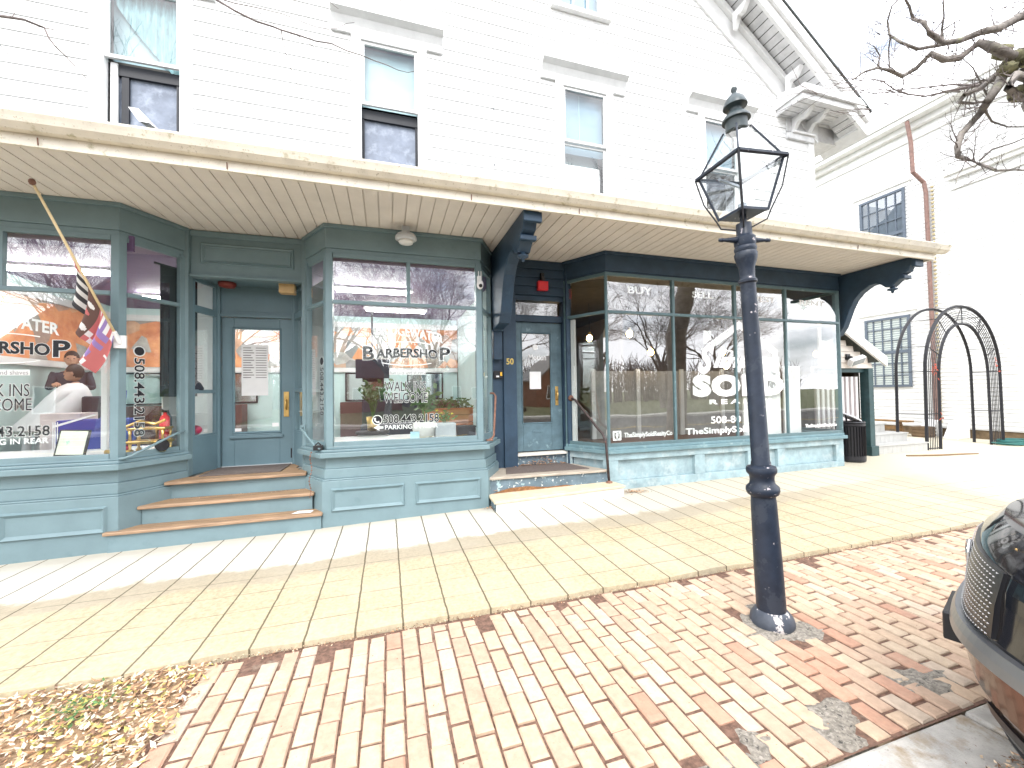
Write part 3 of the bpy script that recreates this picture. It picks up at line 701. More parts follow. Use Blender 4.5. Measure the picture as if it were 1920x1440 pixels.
mb = MB(); mb.box(-5.27, 1.7, IY - .02, IY - .003, 2.25, 3.2); mb.box(-5.277, -5.262, 6.3, IY - .02, 2.25, 3.2); mb.build('mural', mural, bld)
mb = MB(); mb.box(-5.2, 1.7, IY - .06, IY - .03, 2.14, 2.24); mb.box(-5.2, 1.7, IY - .05, IY - .03, 3.2, 3.32); mb.box(-5.26, -5.21, 6.3, IY - .07, 2.14, 2.24); mb.box(-5.26, -5.22, 6.3, IY - .07, 3.2, 3.32); mb.build('picture_rail', white_int, bld)
mb = MB(); mb.box(-5.27, 1.7, 6.32, IY, .55, .59); mb.box(-2.36, -1.16, 6.2, 6.32, .55, .598); mb.build('shop_floor', light_floor, bld)
mb = MB(); mb.box(-5.27, 1.7, 6.33, IY, 3.46, 3.475)
for P in (B1, B2): mb.prism(offset_poly(P, -.13) + [(P[3][0] - .02, 6.33), (P[0][0] + .02, 6.33)], 3.461, 3.474)
mb.box(-5.0, -2.75, 5.64, 5.68, 3.28, 3.455); mb.box(-.68, 1.22, 5.64, 5.68, 3.28, 3.455); mb.build('shop_ceiling', purple_m, bld)
for P in (B1, B2):
    mb = MB(); mb.prism(ring(P, -.06, -.07)[:4] + [(P[3][0], 6.75), (P[0][0], 6.75)], .94, .965); mb.build('window_ledge', white_int, bld)
    mb = MB(); mb.box(P[0][0], P[3][0], 6.72, 6.75, .59, .94); mb.build('ledge_front', white_int, bld)
k = 0
for x, y in ((-4.4, 7.2), (-3.6, 8.8), (-1.6, 8.2), (-.2, 7.4), (.2, 9.0)):
    lab = ['in the left end of the barbershop', 'near the back wall behind the left bay window', 'deep behind the shop door', 'just behind the middle bay window', 'over the back wall behind the middle bay'][k]
    t = thing('ceiling_light', 'long lit tube light ' + lab, 'ceiling light', (x, y, 3.46), 'tube lights on the barbershop ceiling')
    mb = MB(); mb.box(x - .65, x + .65, y - .08, y + .08, 3.42, 3.459); mb.build('housing', white_plastic, t)
    for dy in (-.04, .04):
        mb = MB(); mb.tube([(x - .6, y + dy, 3.39), (x + .6, y + dy, 3.39)], .019, 8); mb.build('tube', tube_e, t)
    k += 1
# counters and mirrors along the back wall
mb = MB(); mb.box(-5.2, -2.9, IY - .45, IY - .07, .6, 1.45); cab = mb.build('back_counter', M('dark_brown_counter', (.10, .05, .045), .5), None, bevel=.01); tag(cab, 'long dark brown counter along the back wall seen through the left window', 'counter')
mb = MB(); mb.box(-1.0, 1.6, IY - .45, IY - .07, .6, 1.45); cab = mb.build('back_counter', MATS['dark_brown_counter'], None, bevel=.01); tag(cab, 'long dark brown counter along the back wall seen through the middle window', 'counter')
mir = M('wall_mirror', (.75, .85, .85), .06, 0, metal=1)
for k, (x, w) in enumerate(((-4.75, .7), (-3.95, .7), (-3.1, .7), (-.5, .8), (.9, .8))):
    t = thing('wall_mirror', 'framed mirror on the barbershop back wall, number of mirrors to its left in the shop: ' + ['none', 'one', 'two', 'three', 'four'][k], 'mirror', (x, IY, 1.6), 'mirrors along the barbershop wall')
    mb = MB(); mb.box(x - w / 2, x + w / 2, IY - .02, IY - .008, 1.5, 2.1); mb.build('mirror_glass', mir, t)
    mb = MB(); mb.frame(x - w / 2 - .03, x + w / 2 + .03, 1.47, 2.13, .03, IY - .03, IY - .01); mb.build('frame', ink, t)
tag(bpy.data.objects['wall_mirror'], 'leftmost framed mirror on the barbershop back wall')
for n, s in (('.001', 'second framed mirror from the left on the barbershop back wall'), ('.002', 'third framed mirror from the left on the barbershop back wall'), ('.003', 'framed mirror behind the tall potted plant in the middle window'), ('.004', 'framed mirror behind the orange planter box in the middle window')):
    tag(bpy.data.objects['wall_mirror' + n], s)

# --- figures
skin = M('skin', (.42, .24, .16), .55, .05); hair_m = M('dark_hair', (.02, .015, .012), .6); cape_m = M('white_barber_cape', (.78, .79, .80), .6, .04, bump=.2, bs=12); dark_cloth = M('dark_clothing', (.03, .035, .05), .8)
def skinned(name, joints, edges, mats, parent, faces=None):
    me = bpy.data.meshes.new(name); me.from_pydata([j[0] for j in joints], edges, [])
    o = bpy.data.objects.new(name, me); COL.objects.link(o)
    o.modifiers.new('skin', 'SKIN')
    bm = bmesh.new(); bm.from_mesh(me); ly = bm.verts.layers.skin.verify()
    bm.verts.ensure_lookup_table()
    for i, j in enumerate(joints): bm.verts[i][ly].radius = (j[1], j[1]) if not isinstance(j[1], tuple) else j[1]
    bm.verts[0][ly].use_root = True
    bm.to_mesh(me); bm.free()
    ss = o.modifiers.new('sub', 'SUBSURF'); ss.levels = ss.render_levels = 2
    dg = bpy.context.evaluated_depsgraph_get(); dg.update()
    m2 = bpy.data.meshes.new_from_object(o.evaluated_get(dg)); bpy.data.objects.remove(o)
    o = bpy.data.objects.new(name, m2); COL.objects.link(o); m2.name = name
    for p in m2.polygons: p.use_smooth = True
    m2.materials.clear()
    for m in mats: m2.materials.append(m)
    if faces:
        for p in m2.polygons: p.material_index = faces(p.center)
    if parent: o.parent = parent; o.matrix_parent_inverse = world_of(parent).inverted()
    return o
def hand_bones(j, e, wrist, dirv, side, base_i):
    d = Vector(dirv).normalized(); s = Vector(side).normalized(); w = Vector(wrist)
    j.append((tuple(w + d * .05), (.035, .018))); pi = len(j) - 1; e.append((base_i, pi))
    for k, (off, ln) in enumerate(((-.033, .075), (-.011, .085), (.011, .08), (.031, .062))):
        a = w + d * .09 + s * off; j.append((tuple(a), .010)); e.append((pi, len(j) - 1))
        b2 = a + d * ln * .55 + Vector((0, 0, -.008)); j.append((tuple(b2), .009)); e.append((len(j) - 2, len(j) - 1))
        c2 = b2 + d * ln * .4 + Vector((0, 0, -.02)); j.append((tuple(c2), .007)); e.append((len(j) - 2, len(j) - 1))
    a = w + d * .035 + s * -.045; j.append((tuple(a), .011)); e.append((pi, len(j) - 1))
    j.append((tuple(a + d * .04 - s * .012), .009)); e.append((len(j) - 2, len(j) - 1))
def head(par, c, fwd, r=.105):
    c = Vector(c); f = Vector(fwd).normalized(); s = Vector((f.y, -f.x, 0))
    mb = MB()
    mb.T = Matrix(((s.x, f.x, 0, c.x), (s.y, f.y, 0, c.y), (0, 0, 1, c.z), (0, 0, 0, 1)))
    mb.ball((0, .0, .0), r, 16, (.78, .95, 1.15)); mb.ball((0, .05, -.055), r * .62, 12, (.9, .8, .85))
    mb.lathe([(.016, 0), (.012, .02), (.003, .055)], (0, .095, -.025), (0, .12, 1), n=8)
    for x in (-1, 1): mb.ball((x * .083, -.005, -.005), .03, 8, (.35, .7, 1.1))
    mb.ball((0, .098, -.062), .02, 8, (1.2, .4, .35))
    h = mb.build('head', skin, par, smooth=True)
    mb2 = MB(); mb2.T = mb.T
    mb2.ball((0, -.014, .022), r * 1.05, 16, (.82, .96, 1.12))
    b = [(p, q) for p, q in zip(mb2.f, mb2.mi)]
    inv = mb.T.inverted(); keep = []
    for fc in mb2.f:
        m = Vector((0, 0, 0))
        for i in fc: m += inv @ Vector(mb2.v[i])
        m /= len(fc)
        if m.z > .035 or m.y < -.02 and m.z > -.06: keep.append(fc)
    mb2.f = keep; mb2.mi = [0] * len(keep); mb2.build('hair', hair_m, h, smooth=True)
    mb3 = MB(); mb3.T = mb.T
    for x in (-1, 1): mb3.ball((x * .034, .092, .008), .011, 8, (1.2, .6, .6))
    mb3.build('eyes', ink, h)
    return h
def person_standing(loc, rz, label, shirt):
    t = thing('person', label, 'person', loc)
    J = [((0, 0, .95), .135), ((0, 0, 1.12), .125), ((0, 0, 1.35), (.17, .115)), ((0, 0, 1.47), .055), ((0, .01, 1.54), .05),
         ((-.19, 0, 1.41), .062), ((-.25, .10, 1.18), .045), ((-.12, .36, 1.22), .032),
         ((.19, 0, 1.41), .062), ((.25, .10, 1.18), .045), ((.12, .36, 1.25), .032),
         ((-.09, 0, .86), .095), ((-.10, .02, .48), .06), ((-.10, -.01, .09), .042), ((-.10, .12, .04), .035),
         ((.09, 0, .86), .095), ((.10, .02, .48), .06), ((.10, -.01, .09), .042), ((.10, .12, .04), .035)]
    E = [(0, 1), (1, 2), (2, 3), (3, 4), (2, 5), (5, 6), (6, 7), (2, 8), (8, 9), (9, 10), (0, 11), (11, 12), (12, 13), (13, 14), (0, 15), (15, 16), (16, 17), (17, 18)]
    hand_bones(J, E, J[7][0], (.1, .95, -.1), (1, 0, 0), 7); hand_bones(J, E, J[10][0], (-.1, .95, -.1), (-1, 0, 0), 10)
    def fc(c):
        if c.y > .30 or c.z > 1.46: return 0
        return 1 if c.z > .92 else 2
    T = Matrix.Translation(loc) @ Matrix.Rotation(rz, 4, 'Z')
    o = skinned('body', [(tuple(j[0]), j[1]) for j in J], E, [skin, shirt, dark_cloth], None, fc)
    o.data.transform(T); o.parent = t; o.matrix_parent_inverse = world_of(t).inverted()
    head(t, T @ Vector((0, .02, 1.66)), T.to_3x3() @ Vector((0, 1, -.0)))
    return t
cs = (-4.58, 7.85, .6)
ch = thing('barber_chair', 'black barber chair under the seated customer', 'chair', cs)
x, y, z = cs
mb = MB(); mb.lathe([(.3, 0), (.3, .03), (.06, .06), (.05, .38)], cs, n=20); mb.build('pedestal', M('chrome', (.6, .6, .62), .2, 0, metal=1), ch, smooth=True)
mb = MB(); mb.box(x - .27, x + .27, y - .25, y + .27, z + .40, z + .52); mb.build('seat', dark_cloth, ch, bevel=.03)
mb = MB(); mb.box(x + .25, x + .37, y - .24, y + .26, z + .52, z + 1.05); mb.build('backrest', dark_cloth, ch, bevel=.03)
cu = thing('person', 'seated customer with short dark hair under a white barber cape in the left window', 'person', (x, y, z + .52))
J = [((x + .08, y, z + .62), .14), ((x + .10, y, z + .85), .13), ((x + .08, y, z + 1.08), (.12, .17)), ((x + .06, y, z + 1.22), .055), ((x + .05, y, z + 1.28), .05),
     ((x + .05, y - .2, z + 1.12), .06), ((x - .05, y - .25, z + .85), .045), ((x - .27, y - .15, z + .72), .032),
     ((x + .05, y + .2, z + 1.12), .06), ((x - .05, y + .25, z + .85), .045), ((x - .27, y + .15, z + .72), .032),
     ((x - .05, y - .1, z + .60), .09), ((x - .42, y - .11, z + .58), .06), ((x - .45, y - .11, z + .16), .045), ((x - .58, y - .11, z + .09), .035),
     ((x - .05, y + .1, z + .60), .09), ((x - .42, y + .11, z + .58), .06), ((x - .45, y + .11, z + .16), .045), ((x - .58, y + .11, z + .09), .035)]
E = [(0, 1), (1, 2), (2, 3), (3, 4), (2, 5), (5, 6), (6, 7), (2, 8), (8, 9), (9, 10), (0, 11), (11, 12), (12, 13), (13, 14), (0, 15), (15, 16), (16, 17), (17, 18)]
hand_bones(J, E, J[7][0], (-1, .1, -.1), (0, -1, 0), 7); hand_bones(J, E, J[10][0], (-1, -.1, -.1), (0, 1, 0), 10)
skinned('body', J, E, [skin, cape_m], cu, lambda c: 1 if c.z < z + 1.2 else 0)
head(cu, (x + .03, y, z + 1.40), (-1, -.25, 0))
mb = MB(); n = 22; rows = []
for k in range(9):
    s = k / 8
    for j in range(n):
        q = 2 * math.pi * j / n; rr = .075 + .33 * s ** .75 + .018 * s * math.sin(q * 7 + k)
        mb.v.append((x + .06 - .20 * s * s + math.cos(q) * rr * (1.25 if math.cos(q) < 0 else .8), y + math.sin(q) * rr, z + 1.25 - .68 * s ** 1.25))
for k in range(8):
    for j in range(n): mb.f.append((k * n + j, k * n + (j + 1) % n, (k + 1) * n + (j + 1) % n, (k + 1) * n + j)); mb.mi.append(0)
mb.build('barber_cape', cape_m, cu, smooth=True)
person_standing((-4.92, 8.45, .6), R(180 + 25), 'barber in dark clothes standing beside the seated customer', dark_cloth)

# --- things in and behind the left bay window
def lab(o, l, c, g=None): return tag(o, l, c, g)
mb = MB(); x = -2.79
t = thing('curtain', 'floor length black curtain hanging in the right side light of the left bay', 'curtain', (-2.6, 6.15, 1))
n = 30; cp = MB()
for j in range(n):
    u0, u1 = j / n, (j + 1) / n
    P = lambda u: (-2.66 + .22 * u + .02 * math.sin(u * 38), 6.02 + .42 * u + .03 * math.sin(u * 38))
    a, b2 = P(u0), P(u1); cp.add([(a[0], a[1], 1.62), (b2[0], b2[1], 1.62), (b2[0], b2[1], 3.25), (a[0], a[1], 3.25)], [(0, 1, 2, 3)])
cp.build('cloth', M('black_velvet', (.012, .014, .018), .9), t, smooth=True)
cp = MB(); cp.tube([(-2.70, 5.98, 3.26), (-2.42, 6.48, 3.26)], .014, 8); cp.build('rail', black_iron, t)
fe = thing('fire_extinguisher', 'red fire extinguisher standing inside the left bay window', 'fire extinguisher', (-2.66, 6.15, .966))
mb = MB(); mb.lathe([(.055, 0), (.058, .02), (.058, .36), (.045, .41), (.02, .43), (.02, .46)], (-2.66, 6.15, .966), n=20); mb.build('cylinder', red_plastic, fe, smooth=True)
mb = MB(); mb.box(-2.69, -2.63, 6.13, 6.17, 1.425, 1.45); mb.tube([(-2.66, 6.13, 1.44), (-2.66, 6.05, 1.47)], .009, 6); mb.tube([(-2.63, 6.15, 1.43), (-2.59, 6.13, 1.36), (-2.595, 6.13, 1.1)], .010, 6); mb.build('handle', black_plastic, fe)
# antique brass till-like stand
bt = thing('brass_ornament', 'old ornate brass stand with round feet on the sill of the left bay', 'ornament', (-2.72, 6.0, .966))
x, y, z = -2.74, 6.0, .966
mb = MB()
for dx in (-.16, .16):
    for dy in (-.09, .09): mb.lathe([(.03, 0), (.03, .02), (.012, .05), (.022, .12), (.012, .2), (.02, .26)], (x + dx, y + dy, z), n=10)
mb.build('leg', brass, bt, smooth=True)
mb = MB(); mb.box(x - .2, x + .2, y - .12, y + .12, z + .10, z + .135); mb.box(x - .19, x + .19, y - .11, y + .11, z + .26, z + .29); mb.tube([(x - .2, y - .12, z + .30), (x - .05, y - .12, z + .37), (x + .1, y - .12, z + .33), (x + .2, y - .12, z + .38)], .016, 8); mb.build('tray', brass, bt, bevel=.01)
mb = MB(); mb.lathe([(.07, -.012), (.075, 0), (.07, .012)], (x + .17, y - .13, z + .08), (0, 1, 0), n=18); mb.build('wheel', black_iron, bt)
mb = MB(); mb.lathe([(.06, 0), (.085, .03), (.08, .07), (.03, .10), (.025, .14), (.06, .155), (.0, .16)], (-2.99, 5.92, .966), n=16); o = mb.build('red_pot', M('dark_pink_glaze', (.45, .04, .10), .3), None, smooth=True); tag(o, 'small dark pink lidded pot on the left bay sill', 'pot')
mb = MB(); mb.tube([(-3.12, 5.9, .985), (-2.92, 5.86, .985), (-2.86, 5.9, .99)], [.03, .024, .008], 8); o = mb.build('brass_pipe', brass, None, smooth=True); tag(o, 'low curled brass piece lying beside the pink pot', 'ornament')
# blue box draped with a striped cloth
bb = thing('blue_table', 'blue draped table with white stripes behind the left window', 'table', (-3.05, 6.9, .6))
blue = M('royal_blue_cloth', (.03, .05, .30), .7, .1)
mb = MB(); mb.T = Matrix.Translation((-.62, -.28, 0)); mb.box(-3.38, -2.72, 6.85, 7.25, .6, 1.34); mb.build('draped_cloth', blue, bb, bevel=.03)
mb = MB(); mb.T = Matrix.Translation((-.62, -.28, 0))
for k in range(3): mb.box(-3.39 + k * .022, -3.38 + k * .022, 6.843, 6.846, .62, 1.32)
mb.add([(-3.38, 6.84, 1.25), (-2.95, 6.84, 1.40), (-2.95, 6.84, 1.42), (-3.38, 6.84, 1.28)], [(0, 1, 2, 3)]); mb.build('stripe', white_plastic, bb)
mb = MB(); mb.T = Matrix.Translation((-.62, -.28, 0)); mb.add([(-2.98, 6.83, 1.2), (-2.66, 6.84, 1.36), (-2.66, 6.9, 1.72), (-2.86, 6.9, 1.55)], [(0, 1, 2, 3)]); mb.build('folded_corner', blue, bb)
cb = thing('pale_cabinet', 'pale drawer cabinet in front of the seated customer', 'cabinet', (-3.6, 7.2, .6))
mb = MB(); mb.T = Matrix.Translation((-.60, -.1, 0)); mb.box(-3.78, -3.35, 7.05, 7.4, .6, 1.42); mb.build('body', M('pale_pink_laminate', (.70, .62, .60), .4), cb, bevel=.01)
for zz in (.75, 1.0, 1.25): mb = MB(); mb.T = Matrix.Translation((-.60, -.1, 0)); mb.box(-3.75, -3.38, 7.035, 7.05, zz - .09, zz + .09); d = mb.build('drawer', MATS['pale_pink_laminate'], cb, bevel=.006); mb = MB(); mb.T = Matrix.Translation((-.60, -.1, 0)); mb.box(-3.6, -3.52, 7.02, 7.035, zz - .01, zz + .01); mb.build('handle', ink, d)
# white post
mb = MB(); mb.T = Matrix.Translation((-.38, -.05, 0)); mb.box(-3.06, -3.0, 6.45, 6.51, .6, 2.35); mb.box(-3.1, -2.96, 6.41, 6.55, .6, .66); o = mb.build('white_post', white_int, None, bevel=.005); tag(o, 'thin white post behind the left bay glass beside the blue table', 'post')
# tablet-like notice board leaning on the glass
tb = thing('notice_board', 'black rimmed cream notice card leaning inside the left window', 'notice', (-3.32, 5.64, .966))
mb = MB(); mb.T = Matrix.Translation((-3.32, 5.66, .968)) @ Matrix.Rotation(R(-14), 4, 'X') @ Matrix.Rotation(R(3), 4, 'Y')
mb.box(-.14, .14, 0, .02, 0, .31); mb.build('frame', black_plastic, tb, bevel=.012)
mb2 = MB(); mb2.T = mb.T; mb2.box(-.118, .118, -.004, .0, .035, .295); mb2.build('sheet', M('cream_sheet', (.72, .74, .62), .5, .1, 6, patch=(.40, .62, .50), ps=8, pt=.6), tb)
mb2 = MB(); mb2.T = mb.T; mb2.box(-.118, .118, -.006, -.004, .19, .194); mb2.box(-.118, .118, -.006, -.004, .12, .123); mb2.box(-.05, .04, -.003, 0, .008, .022); mb2.build('printed_line', white_plastic, tb)

# --- the middle bay window
leaf_g = M('green_leaf', (.07, .15, .045), .5, .3, 20); leaf_y = M('yellow_flower', (.75, .62, .03), .5); pot_w = M('white_glaze', (.66, .66, .62), .35, .05)
def potted(name, label, c, prof, potm, n, hgt, spread, leafm, ll, sd, flower=0):
    t = thing(name, label, 'plant', c); rnd = random.Random(sd)
    mb = MB(); mb.lathe(prof, c, n=22); mb.build('pot', potm, t, smooth=True)
    top = c[2] + max(p[1] for p in prof) - .02; st = MB(); lf = MB(); fl = MB()
    for k in range(n):
        a = rnd.uniform(0, 6.283); e = spread * rnd.uniform(.2, 1); h = hgt * rnd.uniform(.5, 1)
        p0 = Vector((c[0], c[1], top)); p2 = Vector((c[0] + math.cos(a) * e, c[1] + math.sin(a) * e * .8, top + h)); p1 = p0.lerp(p2, .5) + Vector((0, 0, h * .15)) - Vector((math.cos(a), math.sin(a), 0)) * e * .2
        st.tube([p0, p1, p2], .004, 5)
        for q in range(5):
            pp = p1.lerp(p2, q / 4); d = Vector((rnd.uniform(-1, 1), rnd.uniform(-1, 1), rnd.uniform(-.4, .8))).normalized(); s = d.orthogonal().normalized(); l = ll * rnd.uniform(.6, 1.2)
            lf.add([pp, pp + d * l * .5 + s * l * .28, pp + d * l, pp + d * l * .5 - s * l * .28], [(0, 1, 2, 3)])
        if flower and k % 2 == 0:
            for q in range(5):
                d = Vector((math.cos(q * 1.257), math.sin(q * 1.257) * .6, .4)).normalized(); s = Vector((0, 0, 1)).cross(d).normalized()
                fl.add([p2, p2 + d * .03 + s * .016, p2 + d * .055, p2 + d * .03 - s * .016], [(0, 1, 2, 3)])
    st.build('stem', leaf_g, t); lf.build('foliage', leafm, t)
    if flower: fl.build('flower', leaf_y, t)
    return t
potted('potted_plant', 'tall leafy plant in a gold pot on the round white table', (-.22, 6.75, 1.04), [(.06, 0), (.075, .02), (.095, .22), (.088, .22)], brass, 18, .62, .34, leaf_g, .11, 3)
rt = thing('round_table', 'round white plaster drum table under the gold potted plant', 'table', (-.22, 6.75, .6))
mb = MB(); mb.lathe([(.22, 0), (.24, .05), (.24, .36), (.20, .40)], (-.22, 6.75, .6), n=28); mb.build('drum', pot_w, rt, smooth=True)
mb = MB(); mb.lathe([(.25, .40), (.26, .42), (.25, .44)], (-.22, 6.75, .6), n=28); mb.build('table_top', dark_int, rt)
potted('potted_plant', 'spiky plant in a big round white pot at the centre of the middle window', (.52, 6.05, .966), [(.09, 0), (.15, .04), (.175, .13), (.165, .22), (.155, .24), (.145, .22)], pot_w, 14, .55, .26, leaf_g, .16, 5)
t = potted('flower_box', 'yellow flowers growing in a square grey planter', (.80, 5.98, .966), [(.02, 0), (.02, .17)], MATS['grey_metal_trim'], 10, .26, .16, leaf_g, .07, 9, 1)
mb = MB(); mb.box(.66, .95, 5.86, 6.06, .966, 1.18); mb.build('planter', M('pale_grey_planter', (.42, .46, .48), .5), t, bevel=.008)
mb = MB(); mb.box(.98, 1.24, 5.86, 6.05, .966, 1.11); mb.box(.97, 1.25, 5.85, 6.06, 1.11, 1.13); o = mb.build('black_box', black_plastic, None, bevel=.008); tag(o, 'low black box at the right end of the middle window sill', 'box')
mb = MB(); mb.box(.30, .42, 5.72, 5.76, .966, 1.09); o = mb.build('blue_carton', M('pale_blue_card', (.45, .72, .82), .6), None, bevel=.004); tag(o, 'small pale blue carton behind the phone number lettering', 'box')
wb = thing('wooden_planter', 'orange brown wooden slatted planter with trailing leaves behind the window', 'planter', (.95, 7.0, .6))
for k in range(6): mb = MB(); mb.box(.60, 1.42, 6.92, 6.96, .62 + k * .125, .735 + k * .125); mb.build('slat', M('orange_wood', (.40, .15, .06), .5, .15, 8) if 'orange_wood' not in MATS else MATS['orange_wood'], wb, bevel=.006)
mb = MB(); mb.box(.60, 1.42, 6.97, 7.3, .6, 1.34); mb.build('trough', MATS['orange_wood'], wb)
rnd = random.Random(4); lf = MB()
for k in range(160):
    p = Vector((rnd.uniform(.62, 1.4), rnd.uniform(6.95, 7.25), rnd.uniform(1.33, 1.5))); d = Vector((rnd.uniform(-1, 1), rnd.uniform(-1, 1), rnd.uniform(-.3, .8))).normalized(); s = d.orthogonal().normalized(); l = .09
    lf.add([p, p + d * l * .5 + s * l * .3, p + d * l, p + d * l * .5 - s * l * .3], [(0, 1, 2, 3)])
lf.build('foliage', leaf_g, wb)
bl = thing('shop_sofa', 'dark waiting bench deep inside behind the middle window', 'bench', (.2, 8.6, .6))
mb = MB(); mb.box(-.5, .7, 8.4, 8.9, .6, 1.02); mb.build('seat', dark_cloth, bl, bevel=.03); mb = MB(); mb.box(-.5, .7, 8.9, 9.02, .6, 1.5); mb.build('backrest', dark_cloth, bl, bevel=.03)
mb = MB(); mb.box(-.62, .05, 8.95, 9.0, 1.95, 2.35); o = mb.build('wall_screen', M('dark_screen', (.02, .025, .04), .15), None, bevel=.01); tag(o, 'dark blank screen hung high behind the middle window', 'screen')
mb = MB(); mb.tube([(-.29, 8.975, 2.35), (-.29, 8.975, 3.46)], .02, 8); mb.build('hanger', black_iron, o)
# objects in the side light of the recess
mb = MB(); mb.lathe([(.11, 0), (.115, .03), (.08, .10), (.03, .14)], (-2.475, 6.44, 1.70), n=16); o = mb.build('dark_cap', dark_cloth, None, smooth=True); tag(o, 'dark felt cap on the side light shelf left of the shop door', 'hat')
pk = thing('pink_duster', 'dark pink round duster with a wooden handle in the side light', 'duster', (-2.46, 6.44, 1.08))
mb = MB(); mb.ball((-2.46, 6.44, 1.17), .085, 14, (1, 1, .8)); mb.build('head', MATS['dark_pink_glaze'], pk, smooth=True)
mb = MB(); mb.tube([(-2.48, 6.42, 1.22), (-2.47, 6.40, 1.36)], .016, 8); mb.build('handle', grey_wood, pk)

# ---------------------------------------------------------------- realty shop interior
mb = MB(); mb.box(1.8, 8.6, 10.8, 10.9, .3, 3.7); mb.box(8.5, 8.58, 6.9, 10.8, .3, 3.7); mb.box(1.78, 1.82, 6.5, 10.8, .3, 3.7)
mb.box(5.3, 5.36, 8.4, 10.8, .6, 3.6)
mb.build('realty_walls', grey_int, bld)
mb = MB(); mb.box(1.8, 8.5, 6.46, 10.8, .58, .64); mb.prism(offset_poly(B3, -.16) + [(8.14, 6.46), (2.95, 6.46)], .581, .639); mb.build('realty_floor', floor_int, bld)
mb = MB(); mb.box(1.8, 8.5, 6.44, 10.8, 3.45, 3.50); mb.prism(offset_poly(B3, -.13) + [(8.17, 6.44), (2.95, 6.44)], 3.452, 3.499); mb.build('realty_ceiling', dark_int, bld)
mb = MB(); mb.seg(B3[0], B3[1]); l2 = .78; mb.box(.05, .17, -.10, -.05, .76, 2.80); mb.build('white_pilaster', white_int, bld)
hw = thing('half_wall', 'long pale half height wall inside the realty office window', 'partition', (6, 7.3, .64))
mb = MB(); mb.box(3.95, 8.1, 7.4, 7.46, .64, 2.02); mb.build('panel', M('pale_partition', (.36, .35, .33), .6), hw)
for x in (3.95, 5.0, 6.1, 7.2): mb = MB(); mb.box(x, x + .09, 7.36, 7.40, .64, 2.06); mb.build('stile', white_int, hw)
pb = thing('window_panel', 'blank white display board standing just inside the realty window', 'board', (6.7, 5.9, .76))
mb = MB(); mb.box(6.02, 6.88, 5.66, 5.69, .76, 2.18); mb.build('board', white_plastic, pb)
mb = MB(); mb.box(7.02, 7.42, 5.70, 5.73, .76, 2.02); o = mb.build('window_panel', white_plastic, None); tag(o, 'narrower blank white board at the right part of the realty window', 'board')
for k, (x, y, zb) in enumerate(((4.05, 7.6, 2.72), (4.55, 6.9, 2.72), (5.25, 7.2, 2.40), (3.75, 8.8, 2.45), (6.9, 7.0, 2.40), (7.6, 7.6, 2.15))):
    lb = ['lit amber pendant bulb nearest the realty corner window', 'lit amber pendant bulb beside the thick reflected trunk', 'lit amber pendant bulb left of the house emblem', 'lit amber pendant bulb deepest in the realty office', 'lit amber pendant bulb just right of the lamp post', 'lit amber pendant bulb farthest right in the realty office'][k]
    t = thing('pendant_lamp', lb, 'lamp', (x, y, 3.45), 'pendant bulbs in the realty office')
    mb = MB(); mb.tube([(x, y, 3.45), (x, y, zb + .12)], .006, 6); mb.build('cord', ink, t)
    mb = MB(); mb.ball((x, y, zb), .06, 12, (1, 1, 1.2)); mb.build('bulb', bulb_e, t, smooth=True)
    mb = MB(); mb.lathe([(.028, .06), (.028, .12), (.01, .13)], (x, y, zb), n=12); mb.build('socket', brass, t)
o = (lambda mb: mb.box(3.42, 3.78, 10.70, 10.78, 2.0, 2.30).frame(3.38, 3.82, 1.96, 2.34, .03, 10.66, 10.70).build('framed_picture', dark_int))(MB()); tag(o, 'small dark framed picture on the realty back wall', 'picture')

# ---------------------------------------------------------------- fittings on the front
sl = thing('soffit_lamp', 'round frosted lamp on a grey bracket over the middle bay', 'lamp', (.25, 5.30, 3.78))
mb = MB(); mb.box(.20, .30, 5.36, 5.46, 3.70, 3.781); mb.tube([(.25, 5.41, 3.72), (.25, 5.36, 3.68)], .03, 8); mb.build('bracket', grey_trim, sl, bevel=.005)
mb = MB(); mb.lathe([(.05, .10), (.11, .085), (.135, .05), (.135, .02), (.10, 0)], (.25, 5.36, 3.58), n=24); mb.build('housing', grey_trim, sl, smooth=True)
mb = MB(); mb.lathe([(.10, 0), (.085, -.03), (.04, -.045), (0, -.048)], (.25, 5.36, 3.58), n=24); mb.build('lens', frost, sl, smooth=True)
sc = thing('security_camera', 'white dome security camera on the right post of the middle bay', 'camera', (1.26, 5.5, 3.1))
mb = MB(); mb.box(1.22, 1.27, 5.50, 5.55, 3.16, 3.24); mb.tube([(1.23, 5.49, 3.30), (1.23, 5.49, 3.18)], .006, 6); mb.tube([(1.265, 5.49, 3.30), (1.265, 5.49, 3.18)], .006, 6); mb.build('mount', white_plastic, sc)
mb = MB(); mb.ball((1.245, 5.475, 3.11), .052, 16, (.9, .9, 1.3)); mb.build('body', white_plastic, sc, smooth=True)
mb = MB(); mb.ball((1.245, 5.437, 3.085), .026, 12); mb.build('lens', black_plastic, sc, smooth=True)
al = thing('alarm_horn', 'red fire alarm horn with a black strobe above door 50', 'alarm', (2.45, 6.22, 3.4))
mb = MB(); mb.box(2.36, 2.54, 6.13, 6.21, 3.27, 3.42); mb.build('horn', red_plastic, al, bevel=.012)
mb = MB(); mb.box(2.42, 2.48, 6.15, 6.21, 3.42, 3.56); mb.lathe([(.035, 0), (.03, -.03)], (2.45, 6.15, 3.46), (0, 1, 0), n=10); mb.build('strobe', black_plastic, al, bevel=.006)
ic = thing('intercom', 'small black intercom box with an amber button beside door 50', 'intercom', (1.66, 6.18, 1.9))
mb = MB(); mb.box(1.60, 1.74, 6.14, 6.19, 1.83, 1.95); mb.build('case', black_plastic, ic, bevel=.006)
